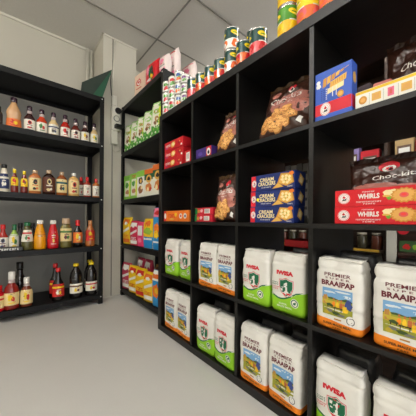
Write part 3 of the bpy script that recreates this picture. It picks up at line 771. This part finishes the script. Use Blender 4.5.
PW = paper((236, 230, 214)); PR = paper((200, 34, 30)); PG = paper((58, 120, 54)); PY = paper((240, 204, 32)); PB = paper((36, 50, 96)); PBR = paper((92, 44, 24)); PCR = paper((236, 212, 150)); PK_ = paper((34, 24, 22)); POR = paper((226, 112, 40)); PTE = paper((20, 90, 96)); PPU = paper((110, 50, 60))
F = 2.243
# (X, r, tier, h, kind, args..., label, Y offset)
BOT = [
 (-.060, .034, 3, .150, 'jar', (NEARB, NEARB, PK_, PPU, PW, 3, (.15,.6)), 'nearly black jar at the left edge of the upper sauce shelf', .09),
 (.037, .047, 3, .236, 'curvy', (g((204, 158, 112)), PURC, POR, PR, PY, 2, (.04,.30)), 'large amber salad dressing bottle with dark neck and orange label', .085),
 (.132, .037, 3, .200, 'sauce', (DKR, PURC, PW, PR, PPU, 0, (.08,.45)), 'dark red marinade bottle with white label, first right of the large amber bottle', .08),
 (.211, .037, 3, .197, 'sauce', (TOMR, PURC, PW, PG, PR, 2, (.06,.45)), 'bright red-orange marinade bottle with white label and green leaf print', .08),
 (.290, .036, 3, .196, 'sauce', (PALE, PURC, PW, PB, PK_, 1, (.08,.48)), 'pale cream dressing bottle with dark striped neck left of the red ones', .08),
 (.374, .037, 3, .202, 'sauce', (REDS, PURC, PW, PR, PPU, 2, (.08,.45)), 'red marinade bottle in the middle of the upper sauce shelf', .08),
 (.452, .036, 3, .192, 'sauce', (MAH, PURC, PW, PPU, PR, 0, (.08,.45)), 'brown-red marinade bottle third from the right on the upper shelf', .08),
 (.527, .034, 3, .188, 'sauce', (DKR, PURC, PW, PY, PPU, 2, (.08,.48)), 'dark marinade bottle with a yellow spot, second from the right on the upper shelf', .08),
 (.603, .033, 3, .190, 'sauce', (PALE, PURC, PW, PY, PG, 2, (.08,.48)), 'pale cream dressing bottle at the right end of the upper sauce shelf', .08),
 (-.016, .030, 2, .205, 'cone', (CREAMS, BLACK, PB, PW, PW, 1, (.12,.66)), 'cream mayonnaise bottle with black cap and navy label', .08),
 (.044, .024, 2, .178, 'curvy', (BERRY, YELC, PY, PR, PR, 2, (.30,.66)), 'slim red bottle with yellow cap, left of the pair', .08),
 (.102, .024, 2, .172, 'curvy', (BERRY, YELC, PY, PR, PPU, 2, (.30,.66)), 'slim red bottle with yellow cap, right of the pair', .08),
 (.170, .041, 2, .188, 'flask', (g((206, 122, 66)), TANC, PCR, PK_, POR, 0, (.12,.66)), 'orange sauce flask with tan cap and peach label', .08),
 (.262, .045, 2, .200, 'flask', (DBR, TANC, PBR, PCR, PW, 0, (.10,.70)), 'wide dark brown sauce flask with tan cap and brown label', .08),
 (.352, .039, 2, .198, 'flask', (AMB, TANC, PCR, PTE, PBR, 1, (.12,.68)), 'brown sauce flask with cream and teal label', .08),
 (.442, .042, 2, .200, 'flask', (g((228, 180, 110)), WHC, PCR, PR, PPU, 0, (.10,.66)), 'pale yellow squeeze flask with tilted white cap', .08),
 (.546, .031, 2, .178, 'square', (g((150, 44, 26)), REDC, PW, PR, PK_, 3, (.08,.60)), 'square orange-red hot sauce bottle with red cap, left one', .07),
 (.620, .031, 2, .173, 'square', (g((190, 110, 50)), REDC, PW, PPU, PK_, 3, (.08,.60)), 'square amber hot sauce bottle with red cap nearest the right post', .07),
 (-.020, .033, 1, .195, 'sauce', (REDS, REDC, PW, PB, PPU, 0, (.10,.50)), 'red sauce bottle with red cap behind the black tray, left one', .12),
 (.046, .031, 1, .195, 'hot', (LGRN, GRNC, PW, PY, PG, 2, (.06,.62)), 'green capped bottle with lemon print label behind the black tray', .12),
 (.123, .038, 1, .212, 'cone', (PEPP, GRNC, PW, PR, PG, 1, (.30,.72)), 'green capped herb dressing bottle with red band label', .07),
 (.204, .041, 1, .230, 'cone', (MUST, WHC, g((238, 160, 16)), PPU, PW, 1, (.42,.52)), 'bright yellow sauce bottle with white cap', .07),
 (.292, .040, 1, .228, 'cone', (KET, WHC, g((206, 16, 34)), PY, PW, 3, (.10,.62)), 'bright red sauce bottle with white cap', .07),
 (.384, .043, 1, .245, 'jar', (OLIV, TANC, PCR, PG, PPU, 1, (.22,.66)), 'olive coloured pickle bottle with tan lid and green label', .07),
 (.473, .038, 1, .232, 'hot', (NEARB, REDC, POR, PY, PW, 2, (.16,.54)), 'near-black sauce bottle with red cap and yellow-red label', .07),
 (.573, .041, 1, .228, 'curvy', (g((176, 104, 50)), g((190, 130, 80)), PR, PY, POR, 2, (.22,.62)), 'orange-brown spiced sauce bottle nearest the right post', .07),
 (-.045, .036, 0, .185, 'jar', (KET, REDC, PCR, PR, PPU, 1, (.12,.60)), 'red sauce jar cut by the left edge on the lowest shelf', .05),
 (.032, .046, 0, .275, 'hot', (g((140, 30, 24)), WHC, PCR, PY, PR, 2, (.12,.45)), 'tall dark red sauce bottle with white cap on the lowest shelf', .055),
 (.121, .040, 0, .220, 'hot', (g((120, 56, 34)), WHC, PCR, PY, PR, 2, (.10,.58)), 'short sauce bottle with white cap and cream yellow label, lowest shelf', .060),
 (.329, .044, 0, .268, 'tall', (NEARB, REDC, PR, PY, PW, 1, (.14,.52)), 'black sauce bottle with red cap and red label, front of the pair', .055),
 (.461, .050, 0, .288, 'jug', (NEARB, YELC, PW, PBR, PY, 1, (.14,.42)), 'large black bottle with yellow cap and white label, left one', .06),
 (.583, .050, 0, .288, 'jug', (NEARB, YELC, PW, PR, PY, 1, (.14,.42)), 'large black bottle with yellow cap and white label, right one', .06),
 # second row
 (.322, .044, 0, .290, 'tall', (NEARB, REDC, PR, PY, PW, 1, (.14,.52)), 'black sauce bottle with red cap directly behind its twin', .16),
 (.600, .050, 0, .290, 'jug', (NEARB, YELC, PW, PR, PY, 1, (.14,.42)), 'large black bottle with yellow cap directly behind the right one', .175),
 (.085, .050, 0, .320, 'sauce', (NEARB, BLACK, PK_, PPU, PK_, 3, (.10,.40)), 'tall black bottle behind the white capped sauce bottles', .20),
 (.515, .031, 2, .185, 'square', (BERRY, REDC, PW, PR, PK_, 3, (.08,.60)), 'red hot sauce bottle half hidden behind the left square one', .155),
 (.400, .034, 3, .200, 'sauce', (DKR, PURC, PW, PR, PPU, 0, (.08,.45)), 'dark marinade bottle in the back row behind the middle red bottle', .17),
 (.478, .034, 3, .198, 'sauce', (DKR, PURC, PW, PY, PPU, 0, (.08,.45)), 'dark marinade bottle in the back row, centre of three', .17),
 (.552, .034, 3, .196, 'sauce', (DKR, PURC, PW, PR, PPU, 0, (.08,.45)), 'dark marinade bottle in the back row beside the pale end bottle', .17),
 (.085, .034, 1, .205, 'sauce', (NEARB, BLACK, PK_, PPU, PK_, 3, (.10,.45)), 'dark bottle behind the herb dressing on the third shelf down', .20),
 (.165, .034, 1, .205, 'sauce', (NEARB, BLACK, PK_, PPU, PK_, 3, (.10,.45)), 'dark bottle behind the yellow sauce on the third shelf down', .20),
]
for i, (x, r, ti, h, kind, A, lab, dy) in enumerate(BOT):
    body, cap, lc, acc, txt, st, zl = A
    neck = mat((196, 180, 176), .35, 0, .5, 90) if (ti == 3 and kind == 'sauce') or 'white cap on the lowest' in lab or 'white cap and cream' in lab else None
    o = make_bottle(kind, r, h, body, cap, lc, acc, txt, st, zl, neck, seed=i, sy=.86)
    o.location = (x, F+dy, LT[ti]+.0005); tag(o, lab, 'bottle', 'sauce bottles on the left rack')
m = MB(); m.box(-.10, 0, 0, .105, .075, .028, BLACK, .002)
a_ = Art(); a_.strokes(11, .12, .25, .90, .78, PAPW, bold=.03); a_.apply(m, lambda x, y, o: Vector((-.10+.205*x, -.0004-o, .028*y)), 0)
o = m.build('display_tray'); o.location = (-.01, F+.02, LT[1]+.0005); tag(o, 'low black display tray with white print on the left rack', 'tray')

# ------------------------------------------------------------------ packets on the middle rack
def make_packet(w, d, h, base, art, seed, name='packet'):
    m = MB(); k = m.slot(base); seg = 40; nz = 18; rings = []
    def prof(t):
        a = w/2*(.97+.03*math.sin(PI*t)); b = d/2*(.86+.14*math.sin(PI*t)) * (1 if t < .8 else max(.06, 1-((t-.8)/.2)**1.4*.94))
        return a, b
    def nz_(x, y, z): return .0028*noise.noise(Vector((x*30+seed, y*30, z*26)))
    for j in range(nz+1):
        t = j/nz; a, b = prof(t); rg = []
        for i in range(seg):
            c, s = math.cos(2*PI*i/seg), math.sin(2*PI*i/seg); q = 1/(abs(c)**4+abs(s)**4)**.25
            x, y, z = a*c*q, b*s*q, h*t; o = nz_(x, y, z); rg.append(m.bm.verts.new((x+o, y+o*sgn(s), z)))
        rings.append(rg)
    for a, b in zip(rings, rings[1:]):
        for i in range(seg):
            f = m.bm.faces.new((a[i], a[(i+1) % seg], b[(i+1) % seg], b[i])); f.smooth = True
    m.bm.faces.new(list(reversed(rings[0]))); m.bm.faces.new(rings[-1])
    def fn(x, y, o):
        xx = (x-.5)*w*.93; t = y*.98+.01; a, b = prof(t); kx = max(0, 1-abs(xx/a)**4)**.25
        return Vector((xx, -(b*kx + nz_(xx, -b, h*t)*1.0 + o + .0012), h*t))
    art.apply(m, fn, 8, 14)
    return m.build(name)
GR1 = paper((136, 198, 74), .35); GR2 = paper((72, 150, 52), .35); LIMEY = paper((214, 228, 40), .35); PKW = paper((232, 230, 214), .35)
def soy_art(v):
    a = Art(); a.rect(0, 0, 1, .28, GR2); a.poly([(.08, .30), (.5, .18), (.92, .32), (.86, .74), (.5, .88), (.14, .72)], PKW)
    a.blob(.5, .68, .3, .08, GR1, v); a.strokes(4, .28, .64, .72, .72, PR if v % 2 else PAPW)
    a.blob(.52, .46, .22, .10, paper((176, 130, 84)), v+3); a.blob(.38, .36, .12, .06, paper((120, 74, 40)), v+5); a.blob(.62, .38, .08, .05, GR2, v)
    if v % 2: a.rect(.66, .28, .96, .80, LIMEY)
    a.poly([(.12, .74), (.5, .84), (.62, .96), (.2, .93)], PKW)
    for i in range(6): a.blob(.1+.16*i, .08+.1*(i % 2), .06, .035, GR1 if i % 2 else PKW, i)
    a.blob(.2, .92, .12, .04, PKW, 2); a.blob(.75, .9, .14, .05, GR2, 2)
    return a
ix = 0
for (y, x, h, w, v, rot, lab) in ((2.310, .935, .270, .15, 1, .25, 'farthest in the front row'), (2.160, .935, .265, .145, 2, .3, 'second in the front row'), (2.010, .930, .255, .145, 3, .3, 'third in the front row'),
                           (1.862, .925, .255, .145, 4, .3, 'fourth in the front row'), (1.710, .925, .275, .15, 5, .25, 'nearest in the front row'),
                           (2.230, 1.05, .335, .17, 2, .2, 'farthest in the taller back row'), (2.03, 1.05, .325, .17, 1, .2, 'middle of the taller back row'), (1.82, 1.05, .320, .17, 3, .2, 'nearest in the taller back row')):
    ix += 1; o = make_packet(w, .055, h, GR1, soy_art(v), ix, 'soya_packet'); o.location = (x, y, MT[3]+.0005+(w*.018 if x < 1 else 0)); o.rotation_euler = (0, (.035 if x < 1 else 0), R90+rot)
    tag(o, 'green and white soya mince packet on the packet rack, ' + lab, 'packet', 'green soya packets')
def box3_art(k):
    a = Art()
    if k < 2:
        a.poly([(.1, .12), (.9, .12), (.8, .78), (.2, .78)], PKW); a.strokes(4, .2, .82, .8, .94, PR if k else GR2); a.blob(.45, .6, .22, .12, GR2, k); a.blob(.5, .3, .25, .1, paper((190, 130, 96)), k+2); a.rect(.72, .1, .96, .72, LIMEY)
    elif k == 2:
        a.rect(0, .78, 1, 1, GR1); a.rect(.08, .08, .92, .76, PAPW); a.blob(.5, .62, .26, .14, PK_, 3); a.blob(.5, .62, .14, .08, GOLD, 4); a.blob(.45, .28, .28, .14, paper((150, 96, 60)), 6); a.blob(.6, .36, .12, .08, CREAM, 7)
    else:
        a.rect(0, .82, 1, 1, POR); a.rect(.0, .60, 1, .82, paper((30, 90, 60))); a.ell(.5, .64, .3, .15, GOLD); a.blob(.5, .64, .16, .08, PK_, 2); a.blob(.5, .32, .34, .16, paper((214, 130, 60)), k); a.blob(.4, .26, .14, .08, CREAM, 4); a.blob(.66, .24, .1, .08, PR, 5)
    return a
T3 = [(2.300, .135, .235, 0, GR1, 'farthest, green with lime corner'), (2.145, .135, .235, 1, GR1, 'second, green with lime corner'), (1.995, .13, .238, 2, PKW, 'third, white with dark oval'), (1.840, .135, .230, 3, PKW, 'fourth, white with orange top'), (1.690, .13, .245, 4, PKW, 'nearest, white with orange top')]
for y, w, h, k, base, lab in T3:
    o = carton(w, .05, h, base, box3_art(k), None, None, 'meal_box'); o.location = (.905, y, MT[2]+.0005); o.rotation_euler.z = R90+.12
    tag(o, 'upright meal box below the soya packets, ' + lab, 'box', 'upright meal boxes')
for i, (y, z) in enumerate(((2.02, .33), (1.84, .34), (1.67, .33))):
    o = carton(.14, .06, z, paper((24, 48, 128)), Art().rect(.1, .55, .9, .85, PAPW).blob(.5, .35, .25, .12, GOLD, i), None, None, 'blue_box'); o.location = (1.09, y, MT[2]+.0005); o.rotation_euler.z = R90
    tag(o, 'tall blue box behind the meal boxes, ' + ('left', 'middle', 'right')[i] + ' one', 'box', 'tall blue boxes')
YLB = paper((240, 196, 20), .35); PKB = paper((226, 60, 110), .35); MAG = paper((206, 34, 72), .35); LBL = paper((40, 140, 206), .35); PNK2 = paper((240, 130, 160), .35); DKPK = paper((190, 50, 84), .35)
def sweet_art(c, d, k):
    a = Art(); a.poly([(.1, .72), (.5, .84), (.9, .74), (.84, .92), (.2, .94)], d); a.poly([(.12, .40), (.88, .56), (.88, .66), (.12, .50)], PAPW); a.rect(.12, .06, .88, .20, PAPW if k % 2 else d)
    a.strokes(5, .2, .22, .8, .34, d); a.blob(.5, .78, .18, .06, PAPW, k); return a
T2 = [(2.300, .155, .262, YLB, POR, 0, .05, .04), (2.125, .150, .228, MAG, PAPW, 1, .0, .04), (1.985, .105, .220, PKB, PAPW, 0, .0, .04), (1.835, .150, .248, YLB, GRNC, 1, .0, .04), (1.685, .110, .335, LBL, POR, 1, .0, .03)]
N2 = ['yellow packet farthest left', 'crimson packet second from the left', 'slim pink packet with white panel', 'yellow and blue packet fourth from the left', 'tall blue and orange packet nearest the post']
for (y, w, h, c, d, k, tw, dd), lab in zip(T2, N2):
    a = sweet_art(c, d, k)
    if c is PKB: a = Art().rect(.15, .45, .85, .85, PAPW).blob(.5, .25, .25, .1, PNK2, 3)
    if c is YLB and d is GRNC: a = Art().rect(0, 0, 1, .38, LBL).blob(.5, .58, .36, .13, LGRN, 2).blob(.5, .86, .3, .08, POR, 4).strokes(3, .25, .74, .75, .84, PR).rect(.1, .28, .9, .34, PAPW)
    if c is LBL: a = Art().rect(0, .78, 1, 1, PNK2).blob(.5, .88, .3, .06, PR, 2).blob(.55, .5, .3, .14, ORB, 3).blob(.5, .36, .3, .1, YLB, 3).rect(0, .16, 1, .2, PAPW)
    o = make_packet(w, .05, h, c, a, len(N2)+ix, 'dessert_packet'); ix += 1; o.location = (.918, y, MT[1]+.0005); o.rotation_euler.z = R90+.15
    tag(o, lab + ' on the second lowest packet shelf', 'packet', 'dessert packets')
T1 = [(2.310, .155, .255, DKPK, PAPW), (2.145, .150, .250, YLB, PR), (1.985, .155, .252, YLB, PR), (1.825, .150, .245, YLB, POR), (1.685, .112, .280, LBL, ORB)]
N1 = ['deep pink packet at the far end', 'yellow packet second from the far end', 'yellow packet in the middle', 'yellow packet second from the near end', 'blue packet with orange print at the near end']
for i, ((y, w, h, c, d), lab) in enumerate(zip(T1, N1)):
    a = sweet_art(c, d, i)
    if c is LBL: a = Art().rect(0, .72, 1, 1, PAPW).rect(0, .78, 1, .9, POR).blob(.5, .42, .36, .2, ORB, 3).blob(.55, .42, .2, .1, YLB, 3)
    o = make_packet(w, .05, h, c, a, 40+i, 'dessert_packet'); o.location = (.918, y, MT[0]+.0005); o.rotation_euler.z = R90+.2
    tag(o, lab + ' of the lowest packet shelf', 'packet', 'dessert packets')
for i, y in enumerate((2.25, 2.09)):
    o = make_packet(.15, .05, .300, DKPK, sweet_art(DKPK, PAPW, i), 60+i, 'dessert_packet'); o.location = (1.04, y, MT[0]+.0005); o.rotation_euler.z = R90
    tag(o, 'tall dark pink packet standing in the back row, ' + ('farther' if i == 0 else 'nearer') + ' one', 'packet', 'dessert packets')
for i, y in enumerate((1.90, 1.73)):
    o = make_packet(.14, .05, .275, paper((150, 110, 50), .4), sweet_art(YLB, PBR, i), 70+i, 'dessert_packet'); o.location = (1.05, y, MT[0]+.0005); o.rotation_euler.z = R90
    tag(o, 'brown yellow packet in the back row of the lowest shelf, ' + ('farther' if i == 0 else 'nearer') + ' one', 'packet', 'dessert packets')
# dark red bottle behind on tier two
o = make_bottle('sauce', .038, .34, g((110, 16, 22)), BLACK, PW, PR, PK_, 3, (.3, .5)); o.location = (1.10, 2.09, MT[1]+.0005); o.rotation_euler.z = R90
tag(o, 'tall dark red bottle behind the crimson packet', 'bottle')
# on top of the packet rack
CRMB = paper((226, 196, 172)); 
a_ = Art(); a_.blob(.40, .60, .22, .17, PR, 3); a_.blob(.40, .60, .15, .11, PAPW, 4); a_.blob(.40, .60, .09, .07, PR, 5); a_.rect(.15, .30, .65, .34, PR)
o = carton(.17, .10, .19, CRMB, a_, Art().rect(.1, .1, .9, .3, PAPW), None, 'cereal_box'); o.location = (.905, 2.03, MT[4]+.0005); o.rotation_euler.z = R90+.15
tag(o, 'cream carton with round red emblem on top of the packet rack', 'box')
a_ = Art().blob(.62, .42, .22, .3, GRNC, 3).blob(.70, .5, .12, .16, PK_, 4).blob(.3, .6, .15, .2, PNK2, 5).blob(.66, .3, .1, .1, YLB, 6).blob(.4, .2, .2, .06, PAPW, 2)
o = make_packet(.17, .08, .205, paper((206, 24, 34), .3), a_, 80, 'red_bag'); o.location = (.94, 1.83, MT[4]+.0005); o.rotation_euler.z = R90+.1
tag(o, 'shiny red bag with green print on top of the packet rack', 'bag')
WPK = paper((238, 220, 214), .4)
def pk_art(v): return Art().rect(0, .80, 1, .86, PR).blob(.5, .58, .28, .14, PNK2, v).rect(.1, .30, .9, .33, GRN).strokes(5, .2, .36, .8, .46, PR).rect(0, 0, 1, .16, PNK2)
PKT = [(.925, 1.612, .095, .135, 'leftmost and smallest'), (1.01, 1.635, .135, .225, 'tallest, in the middle'), (1.17, 1.645, .16, .19, 'rightmost, half behind the squat cans')]
for i, (x, y, w, h, lab) in enumerate(PKT):
    o = make_packet(w, .07, h, WPK, pk_art(i), 90+i, 'sugar_packet'); o.location = (x, y, MT[4]+.0005); o.rotation_euler.z = R90+.08
    tag(o, 'white and pink paper packet on the rack top, ' + lab, 'packet', 'white and pink packets')

# ------------------------------------------------------------------ folded banner on the left rack
BG = mat((30, 84, 60), .6, 0, .15, 14); BD = mat((40, 54, 47), .6, 0, .15, 14)
def slab(name, pts, th, m_, parent):
    m = MB(); k = m.slot(m_); P = [Vector(p) for p in pts]; n = (P[1]-P[0]).cross(P[2]-P[0]).normalized()*th
    A = [m.bm.verts.new(p) for p in P]; B = [m.bm.verts.new(p+n) for p in P]
    m.bm.faces.new(A); m.bm.faces.new(list(reversed(B)))
    for i in range(len(P)): m.bm.faces.new((A[i], A[(i+1) % len(P)], B[(i+1) % len(P)], B[i]))
    return m.build(name, parent)
t = thing('folded_banner', 'dark green and charcoal folded banner leaning on top of the left rack', 'banner', (0, 0, 0))
z0 = LT[4]+.003
BL, TL, TR, BR_ = (.52, 2.50, z0), (.545, 2.52, 2.06), (.752, 2.31, 2.165), (.655, 2.27, z0)
MB_ = (.578, 2.40, z0)
slab('charcoal_panel', [BL, MB_, TR, TL], .006, BD, t)
slab('green_panel', [MB_, BR_, TR], .006, BG, t)
for q in range(4):
    f0, f1 = .15+.2*q, .19+.2*q
    lerp = lambda a, b, s: tuple(a[i]+(b[i]-a[i])*s for i in range(3))
    pa, pb = lerp(BL, MB_, f0), lerp(BL, MB_, f1)
    off = Vector((-.0015, -.0015, 0))
    slab('stripe', [tuple(Vector(pa)+off+Vector((0, -.001, 0))), tuple(Vector(pb)+off+Vector((0, -.001, 0))), tuple(Vector(TR)+off), tuple(Vector(lerp(TR, TL, .03))+off)], .001, BG, t)

# ------------------------------------------------------------------ wall device on the column
CY_ = 2.4045
t = thing('wall_intercom', 'white wall unit with black speaker discs and hanging cable on the column', 'device', (.80, CY_, 0))
IV = mat((214, 210, 196), .4); 
MB().box(-.028, -.05, 1.86, .018, 0, 1.96, IV, .008).build('upper_cap', t)
MB().box(-.030, -.055, 1.62, .048, 0, 1.858, IV, .008).build('housing', t)
def disc(x, z, r, d0, d1, m_, name, p):
    m = MB(); m.lathe([(r, 0), (r, d1-d0)], m_, 24); o = m.build(name, p); o.rotation_euler.x = PI/2; o.location = (x, -d0, z); return o
disc(.026, 1.815, .030, .0555, .066, BLACK, 'speaker_disc', t)
rg = disc(.012, 1.735, .030, .0555, .060, mat((120, 118, 112), .5), 'dial', t); disc(.012, 1.735, .022, .0602, .064, IV, 'dial_face', t)
MB().box(-.012, -.11, 1.635, .058, -.056, 1.672, BLACK, .008).build('black_handle', t)
MB().box(-.030, -.045, 1.49, .028, 0, 1.618, IV, .006).build('lower_box', t)
MB().tube([(-.015, -.012, 1.962), (-.012, -.010, 2.12), (-.004, -.009, 2.3), (0, -.008, CEIL-.03)], .006, TRIM).build('conduit', t)
MB().tube([(-.03, -.012, 2.2), (-.033, -.010, 2.08), (-.022, -.010, 1.965)], .004, BLACK).build('cable', t)
MB().tube([(-.01, -.02, 1.49), (-.005, -.022, 1.44), (.02, -.02, 1.42), (.05, -.012, 1.44), (.075, -.008, 1.50)], .004, TRIM).build('cable', t)

# ------------------------------------------------------------------ unit in the aisle behind
BW = wood_mat((48, 32, 24), (74, 52, 38), .5, (9, .8, 9)); YED = paper((214, 170, 60)); 
BX = 2.0
t = thing('display_unit', 'dark brown wooden display unit with yellow shelf edge in the aisle behind', 'shelf', (BX, 0, 0))
MB().box(.36, -.3, 0, .38, 2.6, 2.0, BW).build('back_panel', t)
for z in (.10, .55, .99, 1.45, 1.98):
    b = MB().box(.0, -.28, z-.02, .359, 2.58, z, BW).build('shelf_board', t)
    if z == .55: MB().box(-.006, .50, z-.022, -.0005, 2.5, z+.002, YED).build('edge_strip', b)
for y in (-.3, .455, 1.5, 2.58): MB().box(.0, y, 0, .359, y+.02, 2.0, BW).build('side_panel', t)
MB().box(-.03, .40, 0, -.008, .452, .80, TRIM).build('white_post', t)
JG = g((110, 60, 44)); JG2 = g((70, 64, 46)); JL = g((190, 180, 160))
for i in range(9):
    y = .53+.095*i
    def mkj(i=i):
        r_ = bpy.data.objects.new('jar', None); C.objects.link(r_)
        MB().lathe([(.032, 0), (.036, .006), (.036, .085), (.028, .10)], JG if i % 2 == 0 else JG2, 24).build('glass_body', r_); MB().lathe([(.031, .1005), (.031, .118)], JL, 24).build('lid', r_); return r_
    place('jar%d' % (i % 2), mkj, 'jar', ('reddish' if i % 2 == 0 else 'olive') + ' jar in the aisle behind, ' + ('first', 'second', 'third', 'fourth', 'fifth', 'sixth', 'seventh', 'eighth', 'ninth')[i] + ' left of the white post', 'jar', (BX+.06, y, .5505), 0, 'jars in the aisle behind')
UP = [(.82, .10, .32, GOLD2, 'golden framed carton'), (.70, .11, .33, paper((150, 130, 190)), 'lilac carton'), (.575, .12, .29, REDP, 'red packet'), (.375, .10, .33, paper((190, 160, 110)), 'tan carton'), (.26, .11, .30, REDP, 'crimson carton'), (.14, .1, .32, GOLD2, 'gold carton')]
for y, w, h, c, nm in UP:
    o = carton(w, .06, h, c, Art().rect(.12, .12, .88, .85, paper((110, 84, 70))).blob(.5, .5, .25, .2, c, 3).rect(.2, .7, .8, .8, PAPW), None, None, 'display_carton'); o.location = (BX+.05, y, .9905); o.rotation_euler.z = R90
    tag(o, nm + ' seen through the cube shelf in the aisle behind', 'box')
o = MB().lathe([(.032, 0), (.032, .012)], REDP, 24).build('red_disc_tag'); o.rotation_euler = (0, -PI/2, 0); o.location = (BX-.012, .365, .70)
tag(o, 'round red tag on the aisle unit behind the cube shelf', 'tag')
GB = paper((60, 96, 50)); ZB = paper((40, 80, 190))
o = carton(.13, .10, .07, GB, Art().blob(.3, .5, .15, .3, PR, 2).blob(.7, .5, .15, .3, LGRN, 3), None, None, 'green_box'); o.location = (BX+.03, .33, .5505); o.rotation_euler.z = R90; tag(o, 'small green printed box below the round red tag', 'box')
t = thing('added_dark_bench', 'low dark brown bench with packets, added behind the cube shelf to cover bright floor', 'stand', (1.38, -.3, 0))  # bench added so the lit floor behind the bottom cells looks dark
MB().box(0, 0, 0, .32, 2.6, .24, BW, .002).build('plinth', t); MB().box(-.006, -.004, .2405, .326, 2.604, .26, BW, .002).build('bench_top', t)
for i, (y, c) in enumerate(((.02, (150, 60, 50)), (.14, (120, 90, 60)), (.26, (60, 80, 60)), (.46, (140, 110, 60)), (.60, (110, 50, 60)), (.74, (70, 70, 90)))):
    o = make_packet(.10, .05, .15, mat(c, .4), Art().blob(.5, .6, .3, .15, PCR, i).rect(.2, .2, .8, .3, PBR), 120+i, 'small_packet'); o.location = (1.45, y, .2605); o.rotation_euler.z = R90
    tag(o, ('brick red', 'brown', 'dark green', 'ochre', 'wine red', 'slate')[i] + ' packet on the low bench behind the cube shelf', 'packet', 'packets on the low bench')
za = Art().poly([(0, .1)]+[(i/10, .75 if i % 2 else .35) for i in range(1, 10)]+[(1, .1)], PAPW)
o = carton(.30, .10, .08, ZB, za, None, None, 'blue_zigzag_box'); o.location = (BX-.24, .25, .40); o.rotation_euler.z = R90; 
tag(o, 'blue box with white zigzag print on a pedestal behind the cube shelf', 'box')
o = MB().box(-.16, 0, 0, .16, .12, .3995, BW, .003).build('pedestal'); o.location = (BX-.25, .25, 0); o.rotation_euler.z = R90; tag(o, 'brown pedestal under the blue zigzag box in the aisle behind', 'stand')
